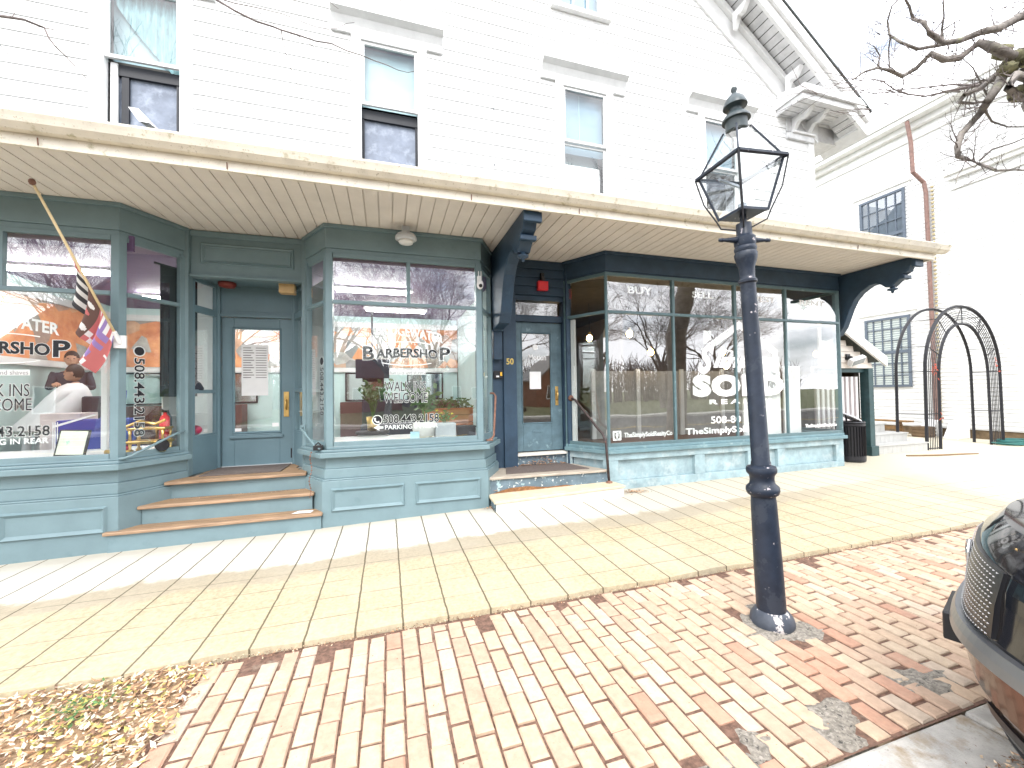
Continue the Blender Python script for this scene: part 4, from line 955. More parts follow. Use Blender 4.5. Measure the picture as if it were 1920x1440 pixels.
mb = MB(); mb.box(1.635, 1.68, 6.134, 6.14, 1.85, 1.875); mb.build('name_plate', white_plastic, ic); mb = MB(); mb.box(1.70, 1.73, 6.134, 6.14, 1.87, 1.93); mb.build('button', M('amber_button', (.9, .5, .05), .4), ic)
# handrails
hr = thing('handrail', 'bent dark iron handrail from door 50 down to the white step', 'handrail', (3.16, 5.45, .2))
mb = MB(); mb.tube([(2.90, 6.14, 1.50), (2.94, 6.05, 1.47), (3.10, 5.62, 1.04), (3.13, 5.52, .96), (3.15, 5.46, .85), (3.17, 5.42, .22)], .019, 10); mb.build('rail', M('brown_iron', (.05, .035, .035), .6, .3, 20, patch=(.22, .09, .07), ps=12, pt=.62), hr, smooth=True)
mb = MB(); mb.lathe([(.045, 0), (.05, .015), (.03, .04)], (2.91, 6.155, 1.50), (0, -1, 0), n=14); mb.build('wall_flange', rust, hr, smooth=True); mb = MB(); mb.lathe([(.05, 0), (.045, .015), (.022, .03)], (3.17, 5.42, .235), n=14); mb.build('foot_flange', rust, hr, smooth=True)
hr = thing('handrail', 'short rusty upright grab bar on the right sill of the middle bay', 'handrail', (1.45, 5.75, .93))
mb = MB(); mb.tube([(1.37, 5.62, .935), (1.43, 5.64, .96), (1.46, 5.66, 1.0), (1.51, 5.72, 1.56), (1.49, 5.76, 1.60), (1.45, 5.80, 1.60)], .015, 8); mb.build('bar', rust, hr, smooth=True)
mb = MB(); mb.box(1.34, 1.43, 5.59, 5.66, .926, .945); mb.build('foot_plate', rust, hr, bevel=.004)
hr = thing('handrail', 'teal painted slanting grab rail across the left bay side light', 'handrail', (-2.6, 5.7, 1.0))
mb = MB(); mb.tube([(-2.80, 5.52, .945), (-2.76, 5.50, .95), (-2.70, 5.52, .97), (-2.46, 5.95, 1.17), (-2.43, 6.04, 1.18), (-2.44, 6.10, 1.18)], .014, 8); mb.build('rail', teal, hr, smooth=True)
mb = MB(); mb.box(-2.83, -2.76, 5.52, 5.555, .926, .96); mb.build('foot_plate', teal, hr)
hr = thing('handrail', 'teal painted rail on the left side light of the middle bay', 'handrail', (-.9, 5.8, 1.0))
mb = MB(); mb.tube([(-1.07, 5.95, 1.18), (-1.08, 5.90, 1.18), (-.86, 5.56, .97), (-.80, 5.53, .94)], .013, 8); mb.build('rail', teal, hr, smooth=True)
mb = MB(); mb.box(-1.10, -1.04, 5.95, 6.0, 1.14, 1.22); mb.build('wall_plate', teal, hr)
cl = thing('padlocked_chain', 'black lock box with a rusty chain hanging at the middle bay corner', 'chain', (-.82, 5.6, .93))
mb = MB(); mb.box(-.88, -.77, 5.53, 5.60, .926, .985); mb.tube([(-.86, 5.55, .985), (-.825, 5.55, 1.02), (-.79, 5.55, .985)], .01, 6); mb.build('lock', black_plastic, cl, bevel=.012)
mb = MB()
for k in range(26):
    zz = .90 - k * .022; mb.lathe([(.009, -.003), (.011, 0), (.009, .003)], (-.905 - .012 * math.sin(k * .5) - k * .0008, 5.565, zz), (1, 0, 0) if k % 2 else (0, 1, 0), n=6)
mb.build('chain', rust, cl)

# flag pole and flag
fp = thing('flag_pole', 'slanting cream flag pole fixed to the left bay corner post', 'flag pole', (-2.80, 5.50, 2.24))
A = Vector((-2.80, 5.50, 2.24)); B_ = Vector((-3.06, 4.76, 3.57)); PD = (B_ - A)
mb = MB(); mb.tube([A, B_], [.013, .011], 10); mb.build('pole', M('cream_pole', (.70, .55, .32), .5, .08, 20), fp, smooth=True)
mb = MB(); mb.ball(tuple(B_ + PD.normalized() * .015), .026, 10, (1, 1, 1.2)); mb.build('finial', rust, fp, smooth=True)
mb = MB(); mb.box(-2.86, -2.75, 5.515, 5.548, 2.16, 2.30); mb.tube([A + Vector((0, .02, -.03)), A + PD * .07], .022, 10); mb.build('socket', white_plastic, fp, bevel=.005)
fm = bpy.data.materials.new('flag_cloth'); fm.use_nodes = True; nt = fm.node_tree; L = nt.links.new; bs = nt.nodes['Principled BSDF']; bs.inputs['Roughness'].default_value = .75
at = nt.nodes.new('ShaderNodeAttribute'); at.attribute_name = 'Col'; L(at.outputs['Color'], bs.inputs['Base Color'])
NS, NV = 80, 88; vs = []; cols = []
for i in range(NS + 1):
    s = i / NS                                # 0 at the socket end, 1 at the top
    P = A + PD * (.06 + .54 * s)
    for j in range(NV + 1):
        v = j / NV; ln = .44 * (1 - .40 * s)
        fold = math.sin(s * 19 + v * 2.2) * .045 * (.3 + v) 
        q = P + Vector((-.12 * v - .10 * v * v + fold * .6 + .10 * s * v, .34 * v * (s - .35) * (-1) * .0 + fold + v * .30 * s, -ln * v))
        vs.append(q)
fs = [(i * (NV + 1) + j, (i + 1) * (NV + 1) + j, (i + 1) * (NV + 1) + j + 1, i * (NV + 1) + j + 1) for i in range(NS) for j in range(NV)]
me = bpy.data.meshes.new('barber_flag'); me.from_pydata(vs, [], fs); ca = me.color_attributes.new('Col', 'FLOAT_COLOR', 'CORNER')
RED, WHT, PUR, BRN, BLK = (.50, .14, .14), (.72, .72, .72), (.27, .18, .42), (.12, .065, .055), (.05, .05, .06)
for p in me.polygons:
    i = p.index // NV; j = p.index % NV; s = i / NS; v = j / NV
    c = WHT
    if s > .66: c = (RED if v < .14 else WHT if (int(v * 9) % 2) else BLK)
    elif s > .40:
        c = BRN
        for a, b2 in ((.50, .30), (.58, .62), (.46, .80)):
            if (s - a) ** 2 * 2.2 + (v - b2) ** 2 < .004: c = WHT
        if (s - .52) ** 2 + (v - .5) ** 2 < .003: c = RED
    elif v < .30: c = (PUR, WHT, RED, WHT)[int(s * 26) % 4]
    elif v < .62: c = PUR if .08 < s < .30 and (v < .44 or v > .52) else RED
    else:
        c = RED
        if (int(s * 22) + int(v * 9)) % 5 == 0: c = WHT
        if .12 < s < .26 and .72 < v < .86: c = PUR
    for li in p.loop_indices: ca.data[li].color = c + (1,)
    p.use_smooth = True
me.materials.append(fm); fo = bpy.data.objects.new('barber_flag', me); COL.objects.link(fo); tag(fo, 'red white purple and brown starred flag draped from the slanting pole', 'flag')

# ---------------------------------------------------------------- steps
ws = thing('wooden_steps', 'three wide wooden steps with teal risers up to the barbershop door', 'steps', (-1.8, 5.6, -.03))
for x0, x1, y0, y1, zt in ((-2.90, -.765, 5.42, 5.66, .18), (-2.69, -.885, 5.61, 5.92, .39)):
    mb = MB(); mb.box(x0, x1, y0 + .06, y1, zt - .035, zt); td = mb.build('tread', wood_tread, ws, bevel=.004); mb = MB(); mb.box(x0, x1, y0, y0 + .0595, zt - .037, zt + .001); mb.build('nosing', wood_nose, td, bevel=.01)
mb = MB(); mb.prism([(-2.54, 5.87), (-1.02, 5.91), (-1.04, 6.16), (-1.165, 6.16), (-1.165, 6.31), (-2.355, 6.31), (-2.355, 6.15), (-2.50, 6.15)], .566, .602); td = mb.build('tread', wood_tread, ws, bevel=.005); mb = MB(); mb.prism([(-2.54, 5.845), (-1.02, 5.885), (-1.02, 5.909), (-2.54, 5.869)], .564, .603); mb.build('nosing', wood_nose, td, bevel=.008)
mb = MB(); mb.box(-2.35, -1.22, 6.312, 6.74, .566, .6015); mb.build('tread', wood_tread, ws)
for x0, x1, y, z0, z1 in ((-2.87, -.78, 5.455, -.2, .145), (-2.66, -.91, 5.655, .17, .355), (-2.50, -1.04, 5.93, .38, .566)):
    mb = MB(); mb.box(x0, x1, y, y + .02, z0, z1); mb.build('riser', teal, ws)
mb = MB(); mb.box(-2.28, -1.36, 6.08, 6.71, .603, .613); o = mb.build('door_mat', mat_rubber, None, bevel=.003); tag(o, 'dark brown mat in front of the barbershop door', 'mat')
mb = MB(); mb.add([(-1.12, 5.50, .184), (-.90, 5.48, .184), (-.88, 5.57, .185), (-1.05, 5.60, .186), (-1.0, 5.54, .195)], [(0, 1, 4), (1, 2, 4), (2, 3, 4), (3, 0, 4)]); o = mb.build('paper_scrap', paper, None); tag(o, 'white scrap of paper lying on the lowest wooden step', 'paper')
es = thing('entrance_steps', 'worn landing with a chipped blue riser and threshold at door 50', 'steps', (2.3, 5.7, .03))
mb = MB(); mb.prism([(1.345, 5.54), (3.19, 5.46), (2.93, 6.14), (2.85, 6.26), (1.76, 6.26), (1.60, 6.15)], .385, .42); mb.build('landing', grey_wood, es, bevel=.006)
mb = MB(); mb.prism([(1.35, 5.575), (3.2, 5.49), (3.2, 5.52), (1.35, 5.605)], .0, .385); mb.build('riser', peel_dark, es)
mb = MB(); mb.box(1.98, 2.86, 6.265, 6.29, .42, .575); mb.build('riser', peel_dark, es)
mb = MB(); mb.box(1.975, 2.965, 6.20, 6.36, .577, .618); mb.build('threshold', white_step_m, es, bevel=.008)
mb = MB(); mb.extr([(1.345, 5.575, .185), (1.345, 5.57, .31), (1.345, 5.60, .185)], (.01, 0, 0)); 
mb.add([(1.40, 5.565, .19), (2.7, 5.51, .215), (2.5, 5.518, .235), (2.2, 5.53, .225), (1.9, 5.543, .26), (1.65, 5.553, .25)], [(0, 1, 2, 3, 4, 5)]); mb.build('rot_patch', M('rotten_wood', (.25, .12, .05), .9, .3, 20, .4, 60), es)
mb = MB(); mb.prism([(1.64, 5.68), (2.95, 5.62), (2.82, 6.20), (1.80, 6.24)], .421, .431); o = mb.build('door_mat', mat_rubber, None, bevel=.003); tag(o, 'greyish brown mat on the landing of door 50', 'mat')
st = thing('white_step', 'low white painted step in front of the landing of door 50', 'step', (2.3, 5.3, .05))
mb = MB(); T0 = [(1.33, 5.17, .180), (3.30, 5.19, .235), (3.26, 5.50, .235), (1.34, 5.575, .185)]
mb.add([(p[0], p[1], p[2]) for p in T0] + [(p[0], p[1], p[2] - .035) for p in T0], [(0, 1, 2, 3), (4, 7, 6, 5), (0, 4, 5, 1), (1, 5, 6, 2), (2, 6, 7, 3), (3, 7, 4, 0)]); mb.build('tread', M('cream_step_paint', (.60, .51, .36), .6, .1, 6, .15, 50, patch=(.66, .60, .48), ps=5, pt=.55, pw=.2), st, bevel=.006)
mb = MB(); mb.add([(1.36, 5.19, .144), (3.28, 5.21, .199), (3.28, 5.21, -.05), (1.36, 5.19, -.05), (1.36, 5.215, .144), (3.28, 5.235, .199), (3.28, 5.235, -.05), (1.36, 5.215, -.05)], [(3, 2, 1, 0), (4, 5, 6, 7), (1, 2, 6, 5), (0, 4, 7, 3), (0, 1, 5, 4)]); mb.build('riser', white_step_m, st)
mb = MB(); mb.box(1.365, 1.385, 5.22, 5.56, -.05, .149); mb.build('side_board', peel_dark, st); mb = MB(); mb.box(3.24, 3.26, 5.24, 5.49, -.05, .199); mb.build('side_board', white_step_m, st)
# ================================================================= ground, paving
def struct(o): o['kind'] = 'structure'; return o
asphalt = M('asphalt', (.055, .055, .055), .9, .2, 8, .4, 120)
lawn_m = M('winter_lawn', (.10, .115, .045), .95, .3, 3, .5, 40, patch=(.16, .13, .06), ps=2, pt=.55, pw=.2)
soil_m = M('bare_soil', (.33, .22, .13), .95, .3, 14, .6, 60)
grit_m = M('grey_grit_bed', (.25, .225, .19), .95, .35, 40, .8, 160, patch=(.33, .30, .26), ps=55, pt=.55, patch2=(.06, .055, .05), ps2=30, pt2=.6)
granite = M('granite_kerb', (.43, .41, .38), .85, .16, 9, .5, 110, patch=(.27, .21, .14), ps=6, pt=.52, pw=.16, patch2=(.14, .12, .10), ps2=70, pt2=.60)
mb = MB(); mb.add([(-600, -600, -.2), (600, -600, -.2), (600, 600, -.2), (-600, 600, -.2)], [(0, 1, 2, 3)]); struct(mb.build('ground', lawn_m))
mb = MB(); mb.add([(-200, -12.5, -.16), (200, -12.5, -.16), (200, 1.02, -.16), (-200, 1.02, -.16)], [(0, 1, 2, 3)]); struct(mb.build('road', asphalt))
mb = MB()
for y in (-6.0, -6.2): mb.add([(-200, y, -.156), (200, y, -.156), (200, y + .1, -.156), (-200, y + .1, -.156)], [(0, 1, 2, 3)])
struct(mb.build('road_marking', M('yellow_road_paint', (.55, .40, .06), .8)))
mb = MB(); mb.box(-200, 200, -12.7, -12.5, -.2, -.03); mb.box(-200, 200, -14.4, -12.7, -.2, -.05); struct(mb.build('far_pavement', M('pale_concrete', (.45, .44, .40), .9, .1, 5)))
mb = MB(); mb.box(-60, 60, 1.30, 2.99, -.2, -.072); struct(mb.build('paving_bed', grit_m))
mb = MB(); x = -9.4
while x < 24:
    w = 1.75 + .35 * math.sin(x * 3.1); mb.box(x, x + w - .012, 1.02, 1.322, -.3, -.028 + .004 * math.sin(x * 7)); x += w
struct(mb.build('kerb', granite, None, bevel=.018))

# concrete flags
pv = bpy.data.materials.new('scored_concrete'); pv.use_nodes = True; nt = pv.node_tree; L = nt.links.new; bs = nt.nodes['Principled BSDF']; bs.inputs['Roughness'].default_value = .85; bs.inputs['Specular IOR Level'].default_value = .25
tc = _n(nt, 'ShaderNodeTexCoord'); sx = _n(nt, 'ShaderNodeSeparateXYZ'); L(tc.outputs['Object'], sx.inputs[0])
def mth(op, a, b=None, c=None):
    n = _n(nt, 'ShaderNodeMath', operation=op)
    for i, v in enumerate((a, b, c)):
        if v is None: continue
        if isinstance(v, (int, float)): n.inputs[i].default_value = v
        else: L(v, n.inputs[i])
    return n.outputs[0]
def nse(scale, det=5, rg=.6, vec=None):
    n = _n(nt, 'ShaderNodeTexNoise'); n.inputs['Scale'].default_value = scale; n.inputs['Detail'].default_value = det; n.inputs['Roughness'].default_value = rg
    L(vec or tc.outputs['Object'], n.inputs['Vector']); return n.outputs[0]
def mixc(f, a, b, mode='MIX'):
    n = _n(nt, 'ShaderNodeMixRGB', blend_type=mode)
    for i, v in ((0, f), (1, a), (2, b)):
        if isinstance(v, (int, float)): n.inputs[i].default_value = v
        elif isinstance(v, tuple): n.inputs[i].default_value = v + (1,)
        else: L(v, n.inputs[i])
    return n.outputs[0]
def ramp(v, p0, p1):
    return mth('SMOOTHSTEP', v, p0, p1) if False else _mr(v, p0, p1)
def _mr(v, a, b):
    n = _n(nt, 'ShaderNodeMapRange', interpolation_type='SMOOTHSTEP'); L(v, n.inputs[0]); n.inputs[1].default_value = a; n.inputs[2].default_value = b; return n.outputs[0]
wav = mth('MULTIPLY_ADD', nse(2.2, 6), .50, -.25)
wav2 = mth('MULTIPLY_ADD', nse(13, 4), .12, -.06)
yy = mth('ADD', mth('ADD', sx.outputs[1], wav), wav2)
yy = mth('SUBTRACT', yy, mth('MULTIPLY', sx.outputs[0], .03))
col = mixc(_mr(nse(30, 6, .7), .3, .7), (.32, .265, .175), (.45, .385, .26))
col = mixc(mth('MULTIPLY', _mr(nse(1.3, 4), .4, .7), .5), col, (.43, .385, .29))
col = mixc(mth('MULTIPLY', mth('SUBTRACT', _mr(yy, 4.02, 4.16), _mr(yy, 4.42, 4.50)), .48), col, (.27, .245, .205))
wh = mixc(_mr(sx.outputs[0], 1.0, 6.0), (.50, .485, .435), (.44, .405, .33))
col = mixc(_mr(yy, 4.38, 4.52), col, wh)
col = mixc(mth('MULTIPLY', _mr(yy, 5.22, 5.5), .6), col, (.40, .36, .29))
col = mixc(mth('MULTIPLY', _mr(sx.outputs[0], 4.5, 10.0), .85), col, (.50, .46, .36))
col = mixc(mth('MULTIPLY', _mr(nse(4.5, 5), .66, .74), .5), col, (.25, .22, .17))
col = mixc(mth('MULTIPLY', _mr(nse(90, 3), .68, .74), .6), col, (.16, .13, .09))
wj = mth('MULTIPLY_ADD', nse(7, 3), .016, -.008)
jx = mth('ABSOLUTE', mth('SUBTRACT', mth('FRACT', mth('DIVIDE', mth('ADD', mth('ADD', sx.outputs[0], wj), 30.145 + .1575 + .0), .315)), .5))
jy = mth('ABSOLUTE', mth('SUBTRACT', mth('FRACT', mth('DIVIDE', mth('ADD', mth('ADD', sx.outputs[1], wj), 30.19 + .1525 + .12), .305)), .5))
gx = mth('LESS_THAN', jx, .021); gy = mth('MULTIPLY', mth('LESS_THAN', jy, .014), mth('LESS_THAN', sx.outputs[1], 4.35))
gy = mth('MULTIPLY', gy, mth('MULTIPLY_ADD', _mr(nse(3.0, 3), .35, .6), .75, .25))
gxs = mth('MULTIPLY', gx, mth('SUBTRACT', 1.0, _mr(sx.outputs[0], 7.5, 9.0)))
gap = mth('MAXIMUM', mth('MULTIPLY', gxs, .92), mth('MULTIPLY', gy, .75))
col = mixc(gap, col, (.095, .075, .045))
L(col, bs.inputs['Base Color'])
bp = _n(nt, 'ShaderNodeBump'); bp.inputs['Strength'].default_value = .5; bp.inputs['Distance'].default_value = .01
hh = mth('SUBTRACT', mth('MULTIPLY', nse(60, 5, .7), .5), gap); L(hh, bp.inputs['Height']); L(bp.outputs[0], bs.inputs['Normal'])
mb = MB(); nx, ny = 110, 24; xs = [-12 + 34 * i / nx for i in range(nx + 1)]; ys = [2.975, 2.98] + [2.98 + (6.6 - 2.98) * j / ny for j in range(1, ny + 1)]
rnd = random.Random(11); edge = {}
vs = []; fs = []
for j, y in enumerate(ys):
    for i, x in enumerate(xs):
        e = .012 * math.sin(x * 5.1) + .008 * math.sin(x * 13.7)
        vs.append((x, y + (e if j < 2 else 0), (gz(x, y) - (.09 if j == 0 else 0))))
w = nx + 1
for j in range(len(ys) - 1):
    for i in range(nx): fs.append((j * w + i, j * w + i + 1, (j + 1) * w + i + 1, (j + 1) * w + i))
mb.add(vs, fs); struct(mb.build('sidewalk', pv))
mb = MB(); mb.add([(8.5, 6.6, .111), (22, 6.6, .111), (22, 20, .111), (8.5, 20, .111)], [(0, 1, 2, 3)]); struct(mb.build('side_path', pv))
for o in (bpy.data.objects['side_path'],): pass

# loose bricks laid as running bond, each one cut on its own level
brm = bpy.data.materials.new('old_paving_brick'); brm.use_nodes = True; nt = brm.node_tree; L = nt.links.new; bs = nt.nodes['Principled BSDF']; bs.inputs['Roughness'].default_value = .8; bs.inputs['Specular IOR Level'].default_value = .3
tc = _n(nt, 'ShaderNodeTexCoord'); at = _n(nt, 'ShaderNodeAttribute'); at.attribute_name = 'Col'
col = mixc(.40, at.outputs['Color'], nse(22, 6, .7), 'OVERLAY')
col = mixc(mth('MULTIPLY', _mr(nse(3.2, 5), .52, .68), .30), col, (.52, .43, .34))
col = mixc(mth('MULTIPLY', _mr(nse(60, 4), .67, .75), .7), col, (.16, .10, .07))
hs_ = _n(nt, 'ShaderNodeHueSaturation'); hs_.inputs['Value'].default_value = .88; col = mixc(1.0, col, (1.0, .945, .89), 'MULTIPLY'); L(col, hs_.inputs['Color']); L(hs_.outputs[0], bs.inputs['Base Color'])
bp = _n(nt, 'ShaderNodeBump'); bp.inputs['Strength'].default_value = .35; bp.inputs['Distance'].default_value = .008; L(nse(70, 6, .7), bp.inputs['Height']); L(bp.outputs[0], bs.inputs['Normal'])
BV, BF, BC = [], [], []
rnd = random.Random(5)
BLOBS = [(2.82, 1.53, .13, .06), (2.12, 1.52, .07, .05), (2.0, 1.43, .07, .05), (1.30, 1.40, .14, .05), (1.62, 1.50, .04, .04)]
LAMP0 = Vector((2.55, 2.21, -.03))
def brick(cx_, cy_, a, b, ang, dz):
    col = rnd.random()
    red_streak = abs((cx_ - 2.42) + (cy_ - 1.85) * -.7) < .13 and 1.45 < cy_ < 2.1  # slanted band of redder bricks near the lamp
    if red_streak: c = (.47, .29, .215)
    elif col < .05: c = (.44, .27, .20)
    elif col < .30: c = (.47, .35, .27)
    elif col < .66: c = (.50, .39, .295)
    elif col < .86: c = (.51, .42, .325)
    else: c = (.51, .43, .355)
    k = rnd.uniform(.95, 1.04); c = tuple(x * k for x in c) + (1,)
    base = len(BV); h = .007; t = Vector((rnd.uniform(-.012, .012), rnd.uniform(-.012, .012)))
    ca, sa = math.cos(ang), math.sin(ang)
    lev = [(a, b, -.045), (a, b, -h), (a - h, b - h, 0)]
    for hx, hy, z in lev:
        for sx_, sy_ in ((-1, -1), (1, -1), (1, 1), (-1, 1)):
            x, y = sx_ * hx + (rnd.uniform(-.003, .003) if z == 0 else 0), sy_ * hy + (rnd.uniform(-.003, .003) if z == 0 else 0)
            BV.append((cx_ + x * ca - y * sa, cy_ + x * sa + y * ca, -.024 + dz + z + t.x * x + t.y * y))
    q = [(8, 9, 10, 11)] + [(i, (i + 1) % 4, 4 + (i + 1) % 4, 4 + i) for i in range(4)] + [(4 + i, 4 + (i + 1) % 4, 8 + (i + 1) % 4, 8 + i) for i in range(4)]
    for f in q: BF.append([base + i for i in f]); BC.append(c)
PW, PL = .1035, .2045
i = 0; x = -1.06
while x < 11.4:
    off = (i % 2) * .5 + rnd.uniform(-.07, .07)
    k = -1
    y = 1.335 + (off - 1) * PL
    while y < 2.938:
        y0, y1 = max(y, 1.335), min(y + PL - .017, 2.94)
        if 2.94 - y1 < .055: y1 = 2.94 + .008 * math.sin(x * 9)
        if y1 - y0 > .018:
            cx_, cy_ = x + (PW - .006) / 2 + .006 * math.sin(y * 3 + x), (y0 + y1) / 2
            hole = any(((cx_ - bx) / (rx + .03)) ** 2 + ((cy_ - by) / (ry + .05)) ** 2 < 1 for bx, by, rx, ry in BLOBS)
            lamp = abs(cx_ - 2.56) < .20 and abs(cy_ - 2.20) < .19 and not (cx_ < 2.46 and cy_ < 2.10) and not (cx_ > 2.66 and cy_ > 2.25)
            if not hole and not lamp:
                brick(cx_, cy_, (PW - .0115) / 2, (y1 - y0) / 2, rnd.gauss(0, .014), rnd.gauss(0, .0034) - (.008 if cy_ > 2.8 else 0) - .012 * math.exp(-((cx_ - 1.2) ** 2)) * 0)
        y += PL
    x += PW; i += 1
me = bpy.data.meshes.new('brick_paving'); me.from_pydata(BV, [], BF); ca = me.color_attributes.new('Col', 'FLOAT_COLOR', 'CORNER')
li = 0
for p, c in zip(me.polygons, BC):
    for l in p.loop_indices: ca.data[l].color = c
me.materials.append(brm); bo = bpy.data.objects.new('brick_paving', me); COL.objects.link(bo); struct(bo)
# sandy joints
mb = MB(); mb.add([(-1.1, 1.325, -.036), (11.6, 1.325, -.036), (11.6, 2.97, -.036), (-1.1, 2.97, -.036)], [(0, 1, 2, 3)])
struct(mb.build('joint_sand', M('brown_joint_sand', (.16, .092, .066), .95, .35, 30, .7, 120, patch=(.22, .17, .13), ps=4, pt=.6, pw=.1)))
# rough mortar where bricks are missing
for k, (bx, by, rx, ry) in enumerate(BLOBS):
    pass
mb = MB()
for bx, by, rx, ry in BLOBS + [(2.56, 2.20, .13, .12)]:
    n = 26; ring_ = []
    for lev, zz in ((2.0, -.037), (1.6, -.029), (.8, -.024)):
        for j in range(n):
            q = 2 * math.pi * j / n; rr = lev * (1 + .18 * math.sin(q * 3 + bx * 9) + .1 * math.sin(q * 7 + by * 5)); ring_.append((bx + rx * rr * math.cos(q), max(1.33, by + ry * rr * math.sin(q)), zz + .004 * math.sin(q * 5 + lev * 9)))
    b0 = len(ring_)
    mb.add(ring_, [(l * n + j, l * n + (j + 1) % n, (l + 1) * n + (j + 1) % n, (l + 1) * n + j) for l in range(2) for j in range(n)] + [tuple(2 * n + j for j in range(n))])
struct(mb.build('gravel_patch', grit_m))
# leaf strip
mb = MB(); n = 40
vs = [(-9 + 7.95 * i / n, 1.325 + 1.66 * j / 12, -.035 + .012 * math.sin(i * 1.3 + j * 2.1)) for j in range(13) for i in range(n + 1)]
mb.add(vs, [(j * (n + 1) + i, j * (n + 1) + i + 1, (j + 1) * (n + 1) + i + 1, (j + 1) * (n + 1) + i) for j in range(12) for i in range(n)]); struct(mb.build('soil', soil_m))
LM = [M('leaf_rust', (.50, .28, .15), .8, .3, 30), M('leaf_straw', (.68, .53, .37), .8, .3, 30), M('leaf_pale', (.66, .58, .46), .8, .2, 30), M('leaf_dark', (.18, .10, .06), .8, .3, 30), M('leaf_olive', (.40, .36, .10), .8, .3, 30), leaf_g]
rnd = random.Random(21); mb = MB()
def litter(x, y, z, s, mi):
    a = rnd.uniform(0, 6.283); d = Vector((math.cos(a), math.sin(a), rnd.uniform(-.25, .45))); q = Vector((-math.sin(a), math.cos(a), rnd.uniform(-.5, .5))) * rnd.uniform(.25, .5)
    p = Vector((x, y, z)); mb.cur = mi
    mb.add([p - d * s, p + q * s, p + d * s + Vector((0, 0, .2 * s)), p - q * s], [(0, 1, 2), (0, 2, 3)])
for k in range(7500):
    x = -1.05 - abs(rnd.gauss(0, 1)) * 1.1 + rnd.gauss(0, .04); y = rnd.uniform(1.33, 2.97)
    r = rnd.random(); litter(x, y, -.028 + rnd.uniform(0, .03), rnd.uniform(.008, .028), 0 if r < .30 else 1 if r < .56 else 2 if r < .72 else 3 if r < .86 else 4)
for k in range(160): litter(-1.55 + rnd.gauss(0, .09), 2.72 + rnd.gauss(0, .07), -.005 + rnd.uniform(0, .02), .016, 5 if k % 2 else 4)
for k in range(3200):
    x = rnd.uniform(-1.2, 9); y = 2.955 + rnd.gauss(0, .018); r = rnd.random(); litter(x, y, -.03 + rnd.uniform(0, .014), rnd.uniform(.003, .010), 3 if r < .5 else 0 if r < .7 else 1)
for k in range(500):
    x = rnd.uniform(-1, 6); y = rnd.uniform(1.35, 2.9); litter(x, y, -.022, rnd.uniform(.003, .007), rnd.choice((0, 3, 3)))
for k in range(220): litter(3.55 + rnd.gauss(0, .10), 5.34 + rnd.gauss(0, .05), gz(3.5, 5.4) + .012, rnd.uniform(.008, .02), rnd.choice((0, 0, 3, 1)))
for k in range(420):
    x = 2.35 + rnd.gauss(0, .24); litter(min(2.8, max(1.9, x)), 6.20 + rnd.gauss(0, .03), .435 + abs(rnd.gauss(0, .03)) * math.exp(-((x - 2.4) / .25) ** 2) * 2, rnd.uniform(.008, .022), rnd.choice((0, 0, 3)))
for k in range(120): litter(rnd.uniform(1.4, 3.1), 5.545 + rnd.gauss(0, .012), .235, rnd.uniform(.006, .016), rnd.choice((0, 3)))
for k in range(130): litter(rnd.uniform(-2.5, -.95), 5.85 + rnd.gauss(0, .03), .395, rnd.uniform(.004, .010), rnd.choice((3, 0, 1)))
for k in range(60): litter(1.32 + rnd.gauss(0, .05), 5.42 + rnd.gauss(0, .04), gz(1.3, 5.4) + .01, rnd.uniform(.006, .014), rnd.choice((0, 3)))
lt = mb.build('leaf_litter', LM); tag(lt, 'dry brown leaf litter and debris along the paving edge and steps', 'leaf litter', kind='stuff')

# ================================================================= street lamp
LT = Vector((2.37, 2.235, 3.72)); AX = (LT - LAMP0).normalized()
lp = thing('street_lamp', 'dark iron street lamp post with a square glass lantern and ladder bar', 'street lamp', tuple(LAMP0))
mb = MB(); mb.lathe([(0.1312, -.03), (0.1376, .02), (0.1312, .055), (0.1056, .09), (0.0928, .105)], LAMP0, AX, 32); mb.build('base_flange', lamp_base_m, lp, smooth=True)
pr = [(0.0909, .10), (0.0883, .40), (0.0794, .84), (0.0755, .885), (0.0960, .90), (0.1050, .925), (0.1024, .95), (0.0800, .972), (0.0755, 1.0), (0.0781, 1.03), (0.0934, 1.05), (0.0960, 1.07), (0.0896, 1.09), (0.0627, 1.10), (0.0614, 1.12), (0.0576, 1.13),
      (0.0493, 2.36), (0.0499, 2.375), (0.0602, 2.385), (0.0602, 2.40), (0.0499, 2.41), (0.0474, 2.43), (0.0512, 2.49), (0.0640, 2.53), (0.0717, 2.56), (0.0742, 2.585), (0.0666, 2.60), (0.0717, 2.615), (0.0717, 2.63), (0.0640, 2.64), (0.0691, 2.655), (0.0691, 2.70), (0.0544, 2.715), (0.0499, 2.72), (0.0499, 2.80), (0.0192, 2.805)]
mb = MB(); mb.lathe(pr, LAMP0, AX, 36); po = mb.build('post', lamp_m, lp); smooth_by_angle(po, 42)
side = Vector((.97, -.12, 0)); side = (side - AX * side.dot(AX)).normalized()
c = LAMP0 + AX * 2.685
mb = MB()
for s in (-1, 1): mb.tube([c + side * s * .05, c + side * s * .09, c + side * s * .165, c + side * s * .175, c + side * s * .20, c + side * s * .206], [.026, .020, .011, .015, .013, .003], 12)
mb.build('ladder_bar', lamp_m, lp, smooth=True)
qa = Vector((-.74, -.67, 0)); qa = (qa - AX * qa.dot(AX)).normalized(); qb = AX.cross(qa)
def cn(h, r, k): 
    d = (qa, qb, -qa, -qb)[k % 4]; return LAMP0 + AX * h + d * r
zb, zt, rb, rt = 2.86, 3.20, .150, .262
mb = MB(); mb.tube([LAMP0 + AX * 2.79, LAMP0 + AX * 2.90], [.022, .022], 10); mb.build('stem', lamp_m, lp)
mb = MB()
